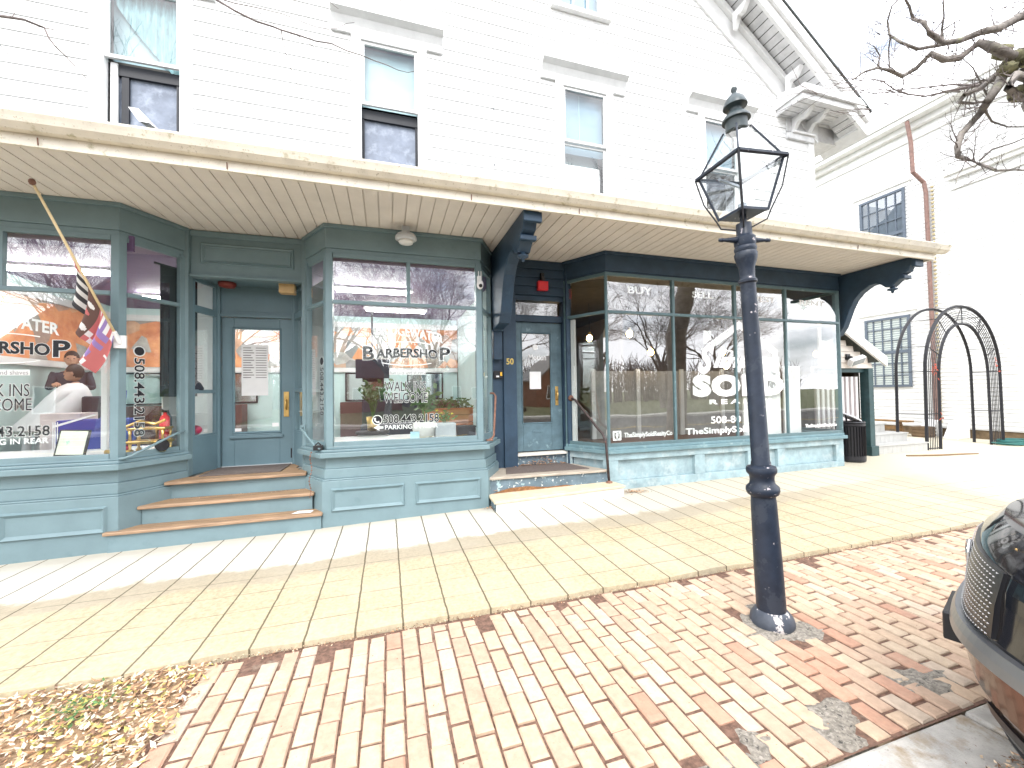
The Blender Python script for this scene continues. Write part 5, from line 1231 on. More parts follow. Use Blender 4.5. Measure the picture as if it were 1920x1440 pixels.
mb.add([cn(zb, rb, k) for k in range(4)] + [cn(zb + .018, rb, k) for k in range(4)], [(3, 2, 1, 0), (4, 5, 6, 7)] + [(k, (k + 1) % 4, 4 + (k + 1) % 4, 4 + k) for k in range(4)])
for k in range(4):
    mb.tube([cn(zb, rb, k), cn(zt, rt, k)], .009, 6)
    mb.tube([cn(zt, rt * 1.06, k), cn(zt, rt * 1.06, k + 1)], .016, 6)
    mb.tube([cn(zt, rt, k), cn(3.475, .085, k)], .007, 6)
mb.build('lantern_frame', lamp_m, lp)
mb = MB()
for k in range(4):
    mb.add([cn(zb + .02, rb * .98, k), cn(zb + .02, rb * .98, k + 1), cn(zt - .01, rt * .98, k + 1), cn(zt - .01, rt * .98, k)], [(0, 1, 2, 3)])
    mb.add([cn(zt + .01, rt * .97, k), cn(zt + .01, rt * .97, k + 1), cn(3.465, .082, k + 1), cn(3.465, .082, k)], [(0, 1, 2, 3)])
mb.build('lantern_glass', G_LAMP, lp)
mb = MB()
for k in (1, 3, 0, 2):
    a = cn(zt + .03, rt * .90, k); b2 = LAMP0 + AX * 3.45
    if k in (1, 2): mb.tube([cn(zt - .04, rt * .93, k), cn(zt - .04, rt * .5, k + 1)], .012, 5)  # slanting bars draw the grey stripes reflected in the panes
mb.tube([LAMP0 + AX * (zb + .02), LAMP0 + AX * (zb + .08)], .03, 10); mb.build('burner_and_reflections', M('pale_metal', (.35, .38, .42), .35, .1, metal=.5), lp)
mb = MB(); mb.lathe([(0.0000, 3.462), (0.0720, 3.462), (0.0704, 3.513), (0.0736, 3.532), (0.0920, 3.536), (0.0896, 3.550), (0.0640, 3.583), (0.0400, 3.602), (0.0400, 3.620), (0.0496, 3.629), (0.0784, 3.636), (0.0768, 3.648), (0.0600, 3.690), (0.0280, 3.722), (0.0144, 3.732), (0.0144, 3.741), (0.0208, 3.755), (0.0176, 3.772), (0.0000, 3.778)], LAMP0, AX, 24)
smooth_by_angle(mb.build('chimney_cap', M('dull_green_lamp_cap', (.035, .05, .055), .4, .15, 9), lp), 45)
mb = MB()
for k in (1, 3, 0, 2):
    mb.tube([cn(zt, rt * 1.10, k), cn(zt - .20, rt * .92, k), cn(2.86, rb * 1.12, k), cn(2.80, rb * .95, k), cn(2.765, .045, k)], .0055, 6)
mb.build('support_rod', black_iron, lp)

# ================================================================= parked cars
def car(name, label, loc, yaw, paintm, group=None):
    t = thing(name, label, 'car', (loc[0], loc[1], -.16))
    T = Matrix.Translation((loc[0], loc[1], -.16)) @ Matrix.Rotation(yaw, 4, 'Z')
    Wd, Ln = .97, 4.75
    tab = [(.22, -.22, .90), (.30, -.10, .945), (.42, -.035, .965), (.56, .005, .97), (.66, .02, .97), (.72, .0, .97), (.80, -.015, .97), (.95, -.03, .97), (1.08, -.06, .965), (1.16, -.13, .95), (1.20, -.30, .92)]
    def fy(u): return -.40 * abs(u) ** 2.5
    def outline(z, yo, wd):
        pts = []
        for i in range(25):
            u = -1 + 2 * i / 24; pts.append((u * wd, yo + fy(u)))
        pts.append((wd, -1.6)); pts.append((wd, -3.6))
        for i in range(13):
            u = 1 - 2 * i / 12; pts.append((u * wd * .98, -Ln + .25 * abs(u) ** 4 - yo * .6))
        pts.append((-wd, -3.6)); pts.append((-wd, -1.6))
        return [(x, y, z) for x, y in pts]
    mb = MB(); mb.T = T; rows = [outline(z, yo, wd) for z, yo, wd in tab]; n = len(rows[0]); vs = [p for r in rows for p in r]
    mb.add(vs, [(i * n + j, i * n + (j + 1) % n, (i + 1) * n + (j + 1) % n, (i + 1) * n + j) for i in range(len(rows) - 1) for j in range(n)] + [tuple((len(rows) - 1) * n + j for j in range(n)), tuple(range(n))[::-1]])
    body = mb.build('body', paintm, t, smooth=True); smooth_by_angle(body, 35)
    def on(u, z, pr):    # a point on the front skin
        for (za, ya, wa), (zb_, yb, wb) in zip(tab, tab[1:]):
            if z <= zb_:
                f = (z - za) / (zb_ - za); yo = ya + (yb - ya) * f; wd = wa + (wb - wa) * f; break
        return (u * wd, yo + fy(u) + pr, z)
    def strip(nm, us, zlo, zhi, pr, m, thick=.02):
        mb = MB(); mb.T = T; vs = []; k = len(us)
        for u in us:
            zl, zh = zlo(u), zhi(u)
            vs += [on(u, zl, pr - thick), on(u, zl, pr), on(u, (zl + zh) / 2, pr + .004), on(u, zh, pr), on(u, zh, pr - thick)]
        mb.add(vs, [(i * 5 + j, (i + 1) * 5 + j, (i + 1) * 5 + (j + 1) % 5, i * 5 + (j + 1) % 5) for i in range(k - 1) for j in range(5)] + [(4, 3, 2, 1, 0), tuple((k - 1) * 5 + j for j in range(5))])
        return mb.build(nm, m, t, smooth=False)
    lin = lambda a, b, n: [a + (b - a) * i / n for i in range(n + 1)]
    gt = lambda u: 1.055 - .05 * abs(u); gb = lambda u: .735 + .10 * max(0, abs(u) - .38)
    g = strip('grille', lin(-.60, .60, 28), gb, gt, .012, M('grille_black', (.006, .006, .008), .3) if 'grille_black' not in MATS else MATS['grille_black'])
    mb = MB(); mb.T = T
    for r in range(13):
        for k in range(46):
            u = -.575 + 1.15 * (k + (r % 2) * .5) / 46
            if abs(u) > .58: continue
            z = gb(u) + (gt(u) - gb(u)) * (r + .5) / 13; p = Vector(on(u, z, .016)); q = Vector(on(u + .006, z, .016)) - p; q.normalize()
            a, b2 = q * .0095, Vector((0, 0, .0040)); o_ = Vector((0, .004, 0))
            mb.add([p - a, p - b2 + o_, p + a, p + b2 + o_], [(0, 1, 2, 3)])
    mb.build('grille_mesh', MATS['bright_chip'], g)
    strip('sky_reflection_lip', lin(-.97, .97, 40), lambda u: .655 + .03 * abs(u) ** 2, lambda u: .722 + .045 * abs(u) ** 2, .035, M('grey_trim_and_sky_band', (.20, .21, .225), .32, .05, metal=.7) if 'grey_trim_and_sky_band' not in MATS else MATS['grey_trim_and_sky_band'], .05)  # grey bar stands for sky reflected along the bumper crease
    for s in (-1, 1):
        strip('headlight', [s * v for v in lin(.64, .985, 12)][::s], lambda u: .885 + .04 * abs(u), lambda u: 1.035 - .02 * abs(u), .008, MATS['black_glass'])
        strip('fog_slot', [s * v for v in lin(.50, .97, 12)][::s], lambda u: .37, lambda u: .455, .014, MATS['grille_black'])
    strip('bumper', lin(-.985, .985, 44), lambda u: .325, lambda u: .655 + .03 * abs(u) ** 2, .006, MATS['brick_reflection_paint'], .03)  # bumper skin carries the painted reflection of the brick paving
    strip('lower_valance', lin(-.95, .95, 30), lambda u: .23, lambda u: .31, .02, MATS['grey_trim_and_sky_band'])
    mb = MB(); mb.T = T; mb.box(-.17, .17, .0, .075, .52, .655); mb.build('plate_bracket', MATS['black_plastic'], t, bevel=.008)
    mb = MB(); mb.T = T; mb.lathe([(.0, .026), (.055, .022), (.062, .012), (.058, 0)], (0, -.022, .93), (0, 1, 0), n=24); e = mb.build('badge', MATS['chrome'], t, smooth=True)
    # hood crease, cabin
    mb = MB(); mb.T = T
    cab = [(1.15, -1.25, -4.45, .86), (1.45, -1.75, -4.30, .80), (1.70, -2.25, -4.1, .70), (1.76, -2.6, -3.8, .60)]; vs = []
    for z, a, b2, wd in cab: vs += [(-wd, a - .12, z), (-wd * .6, a, z), (wd * .6, a, z), (wd, a - .12, z), (wd, b2, z), (-wd, b2, z)]
    mb.add(vs, [(i * 6 + j, i * 6 + (j + 1) % 6, (i + 1) * 6 + (j + 1) % 6, (i + 1) * 6 + j) for i in range(3) for j in range(6)] + [tuple(18 + j for j in range(6))])
    cb_ = mb.build('cabin', paintm, t, smooth=False)
    mb = MB(); mb.T = T
    mb.add([(-.52, -1.30, 1.19), (.52, -1.30, 1.19), (.45, -2.20, 1.69), (-.45, -2.20, 1.69)], [(0, 1, 2, 3)]); mb.build('windscreen', MATS['black_glass'], cb_)
    for s in (-1, 1):
        mb = MB(); mb.T = T; mb.add([(s * .865, -1.62, 1.2), (s * .865, -4.2, 1.2), (s * .72, -4.0, 1.66), (s * .73, -2.4, 1.66)], [(0, 1, 2, 3)]); mb.build('side_window', MATS['black_glass'], cb_)
        mb = MB(); mb.T = T; mb.box(s * .93, s * 1.10, -1.62, -1.50, 1.14, 1.28); mb.build('wing_mirror', paintm, t, bevel=.03)
    for sx_ in (-1, 1):
        for yy_ in (-.98, -3.78):
            mb = MB(); mb.T = T; mb.lathe([(.20, -.11), (.34, -.11), (.36, -.08), (.36, .08), (.34, .11), (.20, .11)], (sx_ * .86, yy_, .36), (1, 0, 0), n=28); wh = mb.build('wheel', MATS['tyre_rubber'], t, smooth=False)
            mb = MB(); mb.T = T; mb.lathe([(.02, .10), (.21, .115), (.22, .09)], (sx_ * .86, yy_, .36), (sx_, 0, 0), n=20); mb.build('rim', MATS['chrome'], wh)
    return t
M('bright_chip', (.62, .62, .64), .25, 0, spec=.8); M('black_glass', (.008, .009, .011), .05, 0, spec=.6); M('tyre_rubber', (.02, .02, .02), .8)
black_paint = M('glossy_black_car_paint', (.012, .012, .014), .06, .02, spec=.7)
M('brick_reflection_paint', (.13, .085, .065), .12, .03, metal=.75)  # brown of the reflected bricks put into the paint colour
silver_paint = M('silver_car_paint', (.45, .46, .48), .22, .03, metal=.7)
car('parked_car', 'glossy black car parked nose in over the kerb beside the lamp post', (2.79, 1.305), R(20), black_paint)

# ================================================================= neighbour, porch and yard
HX = 15.8
hs = thing('white_house', 'tall white clapboard house across the side yard with dark multi pane windows', 'house', (HX, 8, .11))
wall_m = M('bright_white_clapboard', (.68, .68, .67), .6, .03, 3)
mb = MB(); mb.box(HX, HX + 9, 4.6, 15, .36, 9.3)
z = .40
while z < 9.1:
    mb.add([(HX - .016, 4.6, z), (HX - .016, 15, z), (HX - .001, 15, z + .115), (HX - .001, 4.6, z + .115), (HX, 4.6, z), (HX, 15, z)], [(1, 0, 3, 2), (0, 1, 5, 4)]); z += .115
mb.build('wall', wall_m, hs)
mb = MB(); mb.box(HX + .03, HX + 9, 4.63, 15, -.1, .36); mb.build('foundation', M('brown_stone', (.17, .12, .07), .9, .3, 6, .5, 30), hs)
mb = MB(); mb.box(HX - .05, HX + 9, 4.55, 15, 9.3, 9.6); mb.box(HX - .22, HX + 9.2, 4.4, 15.2, 9.6, 9.78); mb.box(HX - .5, HX + 9.5, 4.1, 15.5, 9.78, 9.92); mb.box(HX - .56, HX + 9.5, 4.05, 15.5, 9.92, 10.05); mb.box(HX - .02, HX, 4.6, 15, 8.55, 8.64)
mb.build('cornice', white_trim, hs, bevel=.01)
mb = MB(); mb.extr([(HX - .5, 4.1, 10.05), (HX + 9.5, 4.1, 10.05), (HX + 4.5, 4.1, 12.2)], (0, 11.4, 0)); mb.build('roof', roof_m, hs)
mb = MB(); mb.box(HX - .20, HX, 4.9, 7.5, 7.72, 7.80); mb.box(HX - .12, HX, 4.95, 7.45, 7.60, 7.72); mb.box(HX - .06, HX, 5.0, 7.4, 7.30, 7.42); mb.build('wall_moulding', white_trim, hs, bevel=.01)
blind = M('white_blind_slats', (.62, .66, .64), .6, .04); wd = M('blue_grey_window_paint', (.10, .125, .16), .5, .1); skyg = M('dark_pane_backing', (.12, .15, .20), .5)
for y0, y1, z0, z1, up in ((8.50, 9.78, 5.2, 7.95, 1), (8.48, 9.74, 1.60, 3.88, 0)):
    mb = MB(); mb.seg((HX, y1), (HX, y0)); Lw = y1 - y0
    mb.T = Matrix.Translation((-.016, 0, 0)) @ mb.T; mb.frame(0, Lw, z0, z1, .07, 0, .05); mb.box(.07, Lw - .07, 0, .045, (z0 + z1) / 2 - .05, (z0 + z1) / 2 + .05)
    for k in range(1, 5): mb.box(Lw * k / 5 - .016, Lw * k / 5 + .016, .01, .035, z0 + .07, (z0 + z1) / 2 - .05); mb.box(Lw * k / 5 - .016, Lw * k / 5 + .016, .01, .035, (z0 + z1) / 2 + .05, z1 - .07)
    for k in (1, 2, 4, 5):
        zz = z0 + (z1 - z0) * k / 6
        for q in range(5): mb.box(max(.07, Lw * q / 5 + .016), min(Lw - .07, Lw * (q + 1) / 5 - .016), .01, .035, zz - .014, zz + .014)
    w = mb.build('sash_window', wd, hs)
    mb = MB(); mb.seg((HX - .016, y1), (HX - .016, y0)); mb.add([(.05, .008, z0 + .05), (Lw - .05, .008, z0 + .05), (Lw - .05, .008, z1 - .05), (.05, .008, z1 - .05)], [(0, 1, 2, 3)]); mb.build('pane', glass_mat('house_window_glass', base=.16, wob=.006) if up else MATS['house_window_glass'], w)
    mb = MB(); mb.seg((HX - .016, y1), (HX - .016, y0)); mb.box(.03, Lw - .03, .001, .0025, z0 + .03, z1 - .03); mb.build('dark_backing', skyg, w)
    if not up:
        mb = MB(); mb.seg((HX - .016, y1), (HX - .016, y0)); zz = z0 + .08
        while zz < z1 - .08: mb.add([(.06, .0035, zz), (Lw - .06, .0035, zz), (Lw - .06, .0065, zz + .05), (.06, .0065, zz + .05)], [(0, 1, 2, 3)]); zz += .072
        mb.build('blind', blind, w)
for y0, y1, z1 in ((8.36, 9.92, 8.1), (8.34, 9.88, 4.02)):
    mb = MB(); mb.box(HX - .03, HX, y0, y1, z1 - .13, z1 - .0); mb.box(HX - .09, HX, y0 - .04, y1 + .04, z1, z1 + .05); mb.build('window_head', white_trim, hs)
mb = MB(); ds = M('rust_red_downspout', (.21, .125, .105), .6, .2, 12)
mb.tube([(HX - .45, 8.15, 9.75), (HX - .40, 8.10, 9.1), (HX - .40, 8.08, 8.15), (HX - .10, 7.98, 7.82), (HX - .08, 7.95, 7.5), (HX - .08, 7.9, .3)], .055, 8); mb.build('downspout', ds, hs)
mb = MB()
zz = 7.6
while zz > .5: mb.box(HX - .06, HX - .012, 7.80, 7.85, zz, zz + .05); zz -= .12
mb.build('corner_dentil', M('ochre_trim', (.45, .38, .22), .7), hs)
# white window-well bulkheads
for k, y in enumerate((8.15, 7.55)):
    mb = MB(); mb.extr([(HX - .55, y, .10), (HX, y, .10), (HX, y, .62), (HX - .22, y, .58)], (0, -.34, 0)); o = mb.build('basement_cover', wall_m, hs, bevel=.02)

pc = thing('entry_porch', 'small gabled side porch with a dark green post and a pale slatted panel', 'porch', (9.4, 6.4, .11))
RP = lambda x: 3.085 - .556 * (x - 8.64)
mb = MB()
mb.extr([(8.64, 6.05, RP(8.64) - .02), (10.46, 6.05, RP(10.46) - .02), (10.46, 6.05, RP(10.46) + .19), (8.64, 6.05, RP(8.64) + .19)], (0, .05, 0)); mb.build('barge_board', white_trim, pc, bevel=.006)
mb = MB(); mb.extr([(8.64, 6.10, RP(8.64) + .12), (10.52, 6.10, RP(10.52) + .12), (10.52, 6.10, RP(10.52) + .17), (8.64, 6.10, RP(8.64) + .17)], (0, 1.7, 0)); mb.build('roof', roof_m, pc)
mb = MB(); z = 2.02
while z < 3.0:
    z1 = z + .12; xe = min(10.22, 8.64 + (3.065 - z1) / .556)
    if xe < 8.7: break
    mb.extr([(8.645, 6.20, z), (8.645, 6.215, z + .118), (8.645, 6.24, z + .118), (8.645, 6.24, z)], (xe - 8.645, 0, 0)); z = z1
mb.build('gable_siding', M('pale_gable_boards', (.66, .60, .54), .6, .06), pc)
dg_ = M('dark_green_paint', (.025, .06, .065), .5, .2, 6)
mb = MB(); mb.box(10.03, 10.18, 6.16, 6.34, .08, 2.02); mb.box(9.99, 10.22, 6.12, 6.38, .08, .32); mb.box(8.645, 10.18, 6.245, 6.34, 1.93, 2.03); mb.build('post', dg_, pc, bevel=.006)
mb = MB(); mb.box(8.645, 10.15, 7.5, 7.54, .11, 3.0); mb.box(9.90, 10.05, 6.36, 6.40, .11, 2.0); mb.box(10.0, 10.04, 6.40, 7.5, .11, 2.0); mb.build('dark_wall', dark_int, pc)
mb = MB(); mb.box(8.66, 9.93, 6.33, 6.35, .45, 1.84)
pn = mb.build('slatted_panel', M('mauve_panel', (.34, .29, .30), .5, .05), pc)
mb = MB()
for k in range(9): mb.box(8.68 + k * .145, 8.745 + k * .145, 6.30, 6.328, .45, 1.84)
mb.build('slat', M('white_slats', (.72, .70, .70), .5, .05), pn)
fl = thing('flood_light', 'white and grey floodlight on the porch gable', 'lamp', (9.55, 6.15, 2.15))
mb = MB(); mb.T = Matrix.Translation((9.55, 6.08, 2.17)) @ Matrix.Rotation(R(35), 4, 'X') @ Matrix.Rotation(R(-20), 4, 'Y'); mb.box(-.17, .17, -.05, .05, -.08, .08); mb.build('head', white_plastic, fl, bevel=.012)
mb2 = MB(); mb2.T = mb.T; mb2.box(-.14, .14, -.056, -.05, -.06, .06); mb2.build('lens', M('grey_lens', (.25, .28, .30), .2), fl)
mb = MB(); mb.tube([(9.45, 6.20, 2.26), (9.48, 6.14, 2.24), (9.52, 6.12, 2.2)], .035, 8); mb.box(9.40, 9.50, 6.17, 6.21, 2.2, 2.32); mb.build('bracket', black_plastic, fl)
tl = thing('tile_steps', 'three pale tiled steps beside the green porch post', 'steps', (11, 6.5, .11))
tile = M('pale_tile', (.40, .40, .385), .4, .05, 5)
for k, (y0, x1) in enumerate(((6.22, 12.02), (6.55, 11.92), (6.90, 11.75))):
    mb = MB(); z0 = .08 + k * .20; x = 10.24 if k else 10.36
    zt_ = .31 + k * .20
    xx = x
    while xx < x1 - .02:
        mb.box(xx + .003, min(xx + .148, x1), y0, y0 + .02, z0 + .02, zt_ - .025); xx += .15
    mb.box(x, x1, y0 + .012, y0 + .40, z0, zt_ - .027); mb.box(x - .01, x1 + .02, y0 - .02, y0 + .42, zt_ - .025, zt_); mb.build('step', tile, tl)
mb = MB(); mb.box(10.22, 10.35, 6.24, 6.5, .08, .26); mb.build('vent_block', black_plastic, tl)
bn = thing('litter_bin', 'black ribbed metal litter bin with a tilted pale lid', 'bin', (8.98, 5.88, .11)); cxb, cyb = 8.98, 5.88
mb = MB(); mb.lathe([(.235, .02), (.24, .05), (.24, .13), (.225, .135), (.225, .72), (.24, .725), (.24, .77), (.22, .78), (.215, .76)], (cxb, cyb, .11), n=36)
mb.build('drum', black_iron, bn)
mb = MB()
for k in range(30):
    q = 2 * math.pi * k / 30; mb.tube([(cxb + .235 * math.cos(q), cyb + .235 * math.sin(q), .24), (cxb + .235 * math.cos(q), cyb + .235 * math.sin(q), .83)], .009, 5)
mb.build('rib', MATS['grille_black'], bn)
mb = MB(); mb.tube([(cxb - .24, cyb, .885), (cxb + .27, cyb, .91)], .012, 6); mb.lathe([(.235, .80), (.25, .81), (.235, .83)], (cxb, cyb, .09), n=30); mb.build('rim', black_iron, bn)
mb = MB(); mb.T = Matrix.Translation((cxb - .02, cyb, 1.0)) @ Matrix.Rotation(R(24), 4, 'Y') @ Matrix.Rotation(R(14), 4, 'X'); mb.lathe([(.0, .03), (.20, .025), (.225, .0), (.215, -.01), (0, -.005)], n=32); mb.build('lid', M('pale_grey_lid', (.55, .55, .58), .5), bn, smooth=False)
mb = MB(); mb.tube([(cxb - .16, cyb - .05, .88), (cxb - .19, cyb - .05, 1.05)], .012, 6); mb.build('lid_arm', black_iron, bn); mb = MB(); mb.tube([(cxb - .10, cyb + .1, .88), (cxb - .12, cyb + .1, 1.03)], .012, 6); mb.build('lid_arm', black_iron, bn)
be = thing('wooden_bench', 'plain brown wooden bench against the white house wall', 'bench', (15.0, 9.1, .11)); bw_ = M('brown_bench_wood', (.24, .14, .06), .6, .2, 8)
mb = MB(); mb.box(14.85, 15.0, 8.15, 10.3, .53, .58); mb.box(15.02, 15.17, 8.15, 10.3, .53, .58); mb.build('seat', bw_, be, bevel=.006)
mb = MB(); mb.box(14.97, 15.03, 8.4, 10.1, .30, .40); mb.build('stretcher', bw_, be)
for y in (8.4, 10.05):
    mb = MB(); mb.extr([(14.82, y, .11), (14.90, y, .11), (15.02, y, .53), (14.95, y, .53)], (0, .07, 0)); mb.extr([(15.20, y, .11), (15.12, y, .11), (15.0, y, .53), (15.07, y, .53)], (0, .07, 0)); mb.build('leg', bw_, be)
mb = MB(); mb.box(14.95, 15.35, 7.75, 8.1, .11, .42)
for k in range(3): mb.box(14.94, 15.36, 7.74, 8.11, .14 + k * .1, .20 + k * .1)
o = mb.build('wooden_crate', M('dark_crate_wood', (.14, .09, .05), .8, .2), None, bevel=.005); tag(o, 'low dark brown wooden crate at the near end of the bench', 'crate')
# arch
ar = thing('garden_arch', 'black metal garden arch with a wire trellis band', 'arch', (13.55, 6.4, .11)); arm = M('black_arch_metal', (.012, .012, .016), .5, .1)
def hoop(cx_, y, hw, zs, zt_, r, x0=0, off=0):
    pts = [(cx_ - hw - .03, y, .11), (cx_ - hw, y, zs)]
    for k in range(1, 24):
        q = math.pi - math.pi * k / 24; pts.append((cx_ + hw * math.copysign(abs(math.cos(q)) ** .92, math.cos(q)), y, zs + (zt_ - zs) * math.sin(q) ** 1.08))
    return pts + [(cx_ + hw, y, zs), (cx_ + hw + .03, y, .11)]
CA = 13.56
ho = hoop(CA, 6.26, 1.46, 2.0, 3.56, .02); hi_ = hoop(CA, 6.26, .96, 1.9, 3.13, .02); hbk = [(p[0] - .26, p[1] + .42, p[2]) for p in ho]
mb = MB(); mb.tube(ho, .034, 8); mb.tube(hi_, .030, 8); mb.build('front_hoop', arm, ar)
mb = MB(); mb.tube(hbk, .032, 8); mb.build('back_hoop', arm, ar)
mb = MB()
for f in (.12, .25, .38, .5, .62, .75, .88):
    mb.tube([tuple(Vector(a).lerp(Vector(b2), f)) for a, b2 in zip(ho, hi_)], .0085, 4, caps=False)
mb.build('trellis_wire', arm, ar)
mb = MB()
for k in (4, 8, 13, 17, 22):
    mb.tube([ho[k], hi_[k]], .010, 5); mb.tube([ho[k], hbk[k]], .008, 5)
for zz in (.95, 1.95):
    for s in (-1, 1):
        xo, xi = CA + s * 1.46, CA + s * .97
        mb.tube([(xo, 6.26, zz), (xi, 6.26, zz)], .012, 5); mb.tube([(xo, 6.26, zz), (xo - .26, 6.68, zz)], .010, 5)
for s in (-1, 1): mb.tube([(CA + s * 1.47, 6.26, .14), (CA + s * .98, 6.26, .14)], .012, 5)
mb.tube([ho[13], hi_[11]], .008, 5); mb.tube([ho[17], hi_[18]], .008, 5); mb.tube([ho[18], hi_[18]], .008, 5)
mb.build('cross_bar', arm, ar)
mb = MB()
rnd = random.Random(3)
for (cx_, cz_, n) in ((12.35, 2.05, 14), (14.75, 2.15, 8), (12.5, .9, 4)):
    for k in range(n):
        p = Vector((cx_ + rnd.gauss(0, .06), 6.22, cz_ + rnd.gauss(0, .10))); d = Vector((rnd.uniform(-1, 1), -.2, rnd.uniform(-1, 1))).normalized() * .05
        mb.add([p, p + d + Vector((0, 0, .02)), p + d * 1.6, p + d - Vector((0, 0, .02))], [(0, 1, 2, 3)])
mb.build('dry_red_vine', M('dry_red_vine', (.45, .08, .05), .8), ar)
mb = MB()
for k in range(7):
    pts = [(15.05 + .10 * math.sin(k) + (.40 + .05 * (k % 3)) * math.cos(q * .3491), 6.05 + .05 * (k % 2) + (.22 + .03 * (k % 3)) * math.sin(q * .3491), .145 + .025 * (k % 4)) for q in range(19)]; mb.tube(pts, .018, 6, caps=False)
o = mb.build('garden_hose', M('teal_hose', (.02, .12, .11), .4), None, smooth=True); tag(o, 'coiled teal green garden hose on the ground under the arch', 'hose')
mb = MB(); mb.tube([(10.6, 5.85, .13), (11.2, 5.65, .128), (12.0, 5.55, .124), (12.3, 5.5, .122)], [.015, .022, .018, .012], 6); o = mb.build('fallen_stick', M('bark_stick', (.20, .13, .07), .9), None); tag(o, 'thin brown stick lying on the pavement in front of the tiled steps', 'stick')

# ================================================================= trees
bark = M('grey_bark', (.23, .205, .185), .9, .3, 9, .8, 30, patch=(.26, .27, .17), ps=6, pt=.58, pw=.15)
bark_d = M('dark_twig_bark', (.15, .125, .118), .9, .25, 20)
def grow(mb, p, d, r, ln, lev, rnd, minr, droop=0, sp=.75, seg=4):
    pts = [p.copy()]; rs = [r]; dd = d.copy(); kids = []
    for k in range(seg):
        dd = (dd + Vector((rnd.gauss(0, .16), rnd.gauss(0, .16), rnd.gauss(0, .12) - droop))).normalized(); p = p + dd * ln / seg; pts.append(p.copy()); rs.append(r * (1 - .45 * (k + 1) / seg)); kids.append((p.copy(), dd.copy(), rs[-1]))
    mb.tube(pts, rs, 7 if r > .06 else 5 if r > .02 else 3, caps=False)
    if lev <= 0: return
    n = rnd.choice((2, 3)) if lev > 1 else rnd.choice((2, 3, 4))
    for k in range(n + 1):
        q = kids[min(len(kids) - 1, max(1, int(rnd.uniform(1, len(kids)))))] if k < n else kids[-1]
        a = rnd.uniform(.35, sp) if k < n else rnd.uniform(.05, .3); ax = q[1].orthogonal().normalized(); ax = Matrix.Rotation(rnd.uniform(0, 6.283), 3, q[1]) @ ax
        nd = (q[1] * math.cos(a) + ax * math.sin(a)).normalized()
        if nd.z < -.1: nd.z *= -.5
        nr = max(minr, q[2] * (rnd.uniform(.5, .72) if k < n else .9)); grow(mb, q[0], nd, nr, ln * rnd.uniform(.62, .86), lev - 1, rnd, minr, droop, sp, seg)
def bare_tree(label, loc, h, r, sd, lev=5, group=None, lean=(0, 0)):
    t = thing('bare_tree', label, 'tree', loc, group); rnd = random.Random(sd)
    top = Vector(loc) + Vector((lean[0], lean[1], h * .30)); mb = MB()
    mb.lathe([(r * 1.6, 0), (r * 1.2, h * .02), (r, h * .06)], loc, n=12, caps=False); mb.tube([Vector(loc) + Vector((0, 0, h * .05)), Vector(loc).lerp(top, .5) + Vector((.05, .03, 0)), top], [r, r * .92, r * .82], 12, caps=False); mb.build('trunk', bark, t, smooth=True)
    mb = MB()
    for k in range(5):
        a = k * 1.257 + rnd.uniform(-.3, .3); e = rnd.uniform(.25, .75) if k else .05
        grow(mb, top.copy() - Vector((0, 0, .15)), Vector((math.cos(a) * math.sin(e), math.sin(a) * math.sin(e), math.cos(e))), r * .5, h * .27, lev, rnd, .008, -.02)
    mb.build('crown', bark_d, t)
    return t
# street tree right of the frame: trunk unseen, its gnarled limb hangs into the corner
def ray(px, py):
    v = Vector(((px - 960) / 761.041, (py - 720) / 761.041, 1)); return Vector((sum(Mw[k][0] * v[k] for k in range(3)), sum(Mw[k][1] * v[k] for k in range(3)), sum(Mw[k][2] * v[k] for k in range(3))))
def at_y(px, py, Y): d = ray(px, py); return Vector((0, 0, CAM_H)) + d * (Y / d.y)
st = thing('street_tree', 'gnarled bare street tree whose mossy limb hangs over the side yard', 'tree', (7.3, 2.15, -.03)); rnd = random.Random(8)
mb = MB(); mb.lathe([(.46, -.05), (.34, .15), (.28, .5)], (7.3, 2.15, -.03), n=14, caps=False); mb.tube([(7.3, 2.15, .4), (7.33, 2.2, 1.6), (7.25, 2.3, 3.0), (7.45, 2.45, 4.1), (7.5, 2.6, 5.2)], [.28, .25, .25, .22, .2], 14, caps=False); mb.build('trunk', bark, st, smooth=True)
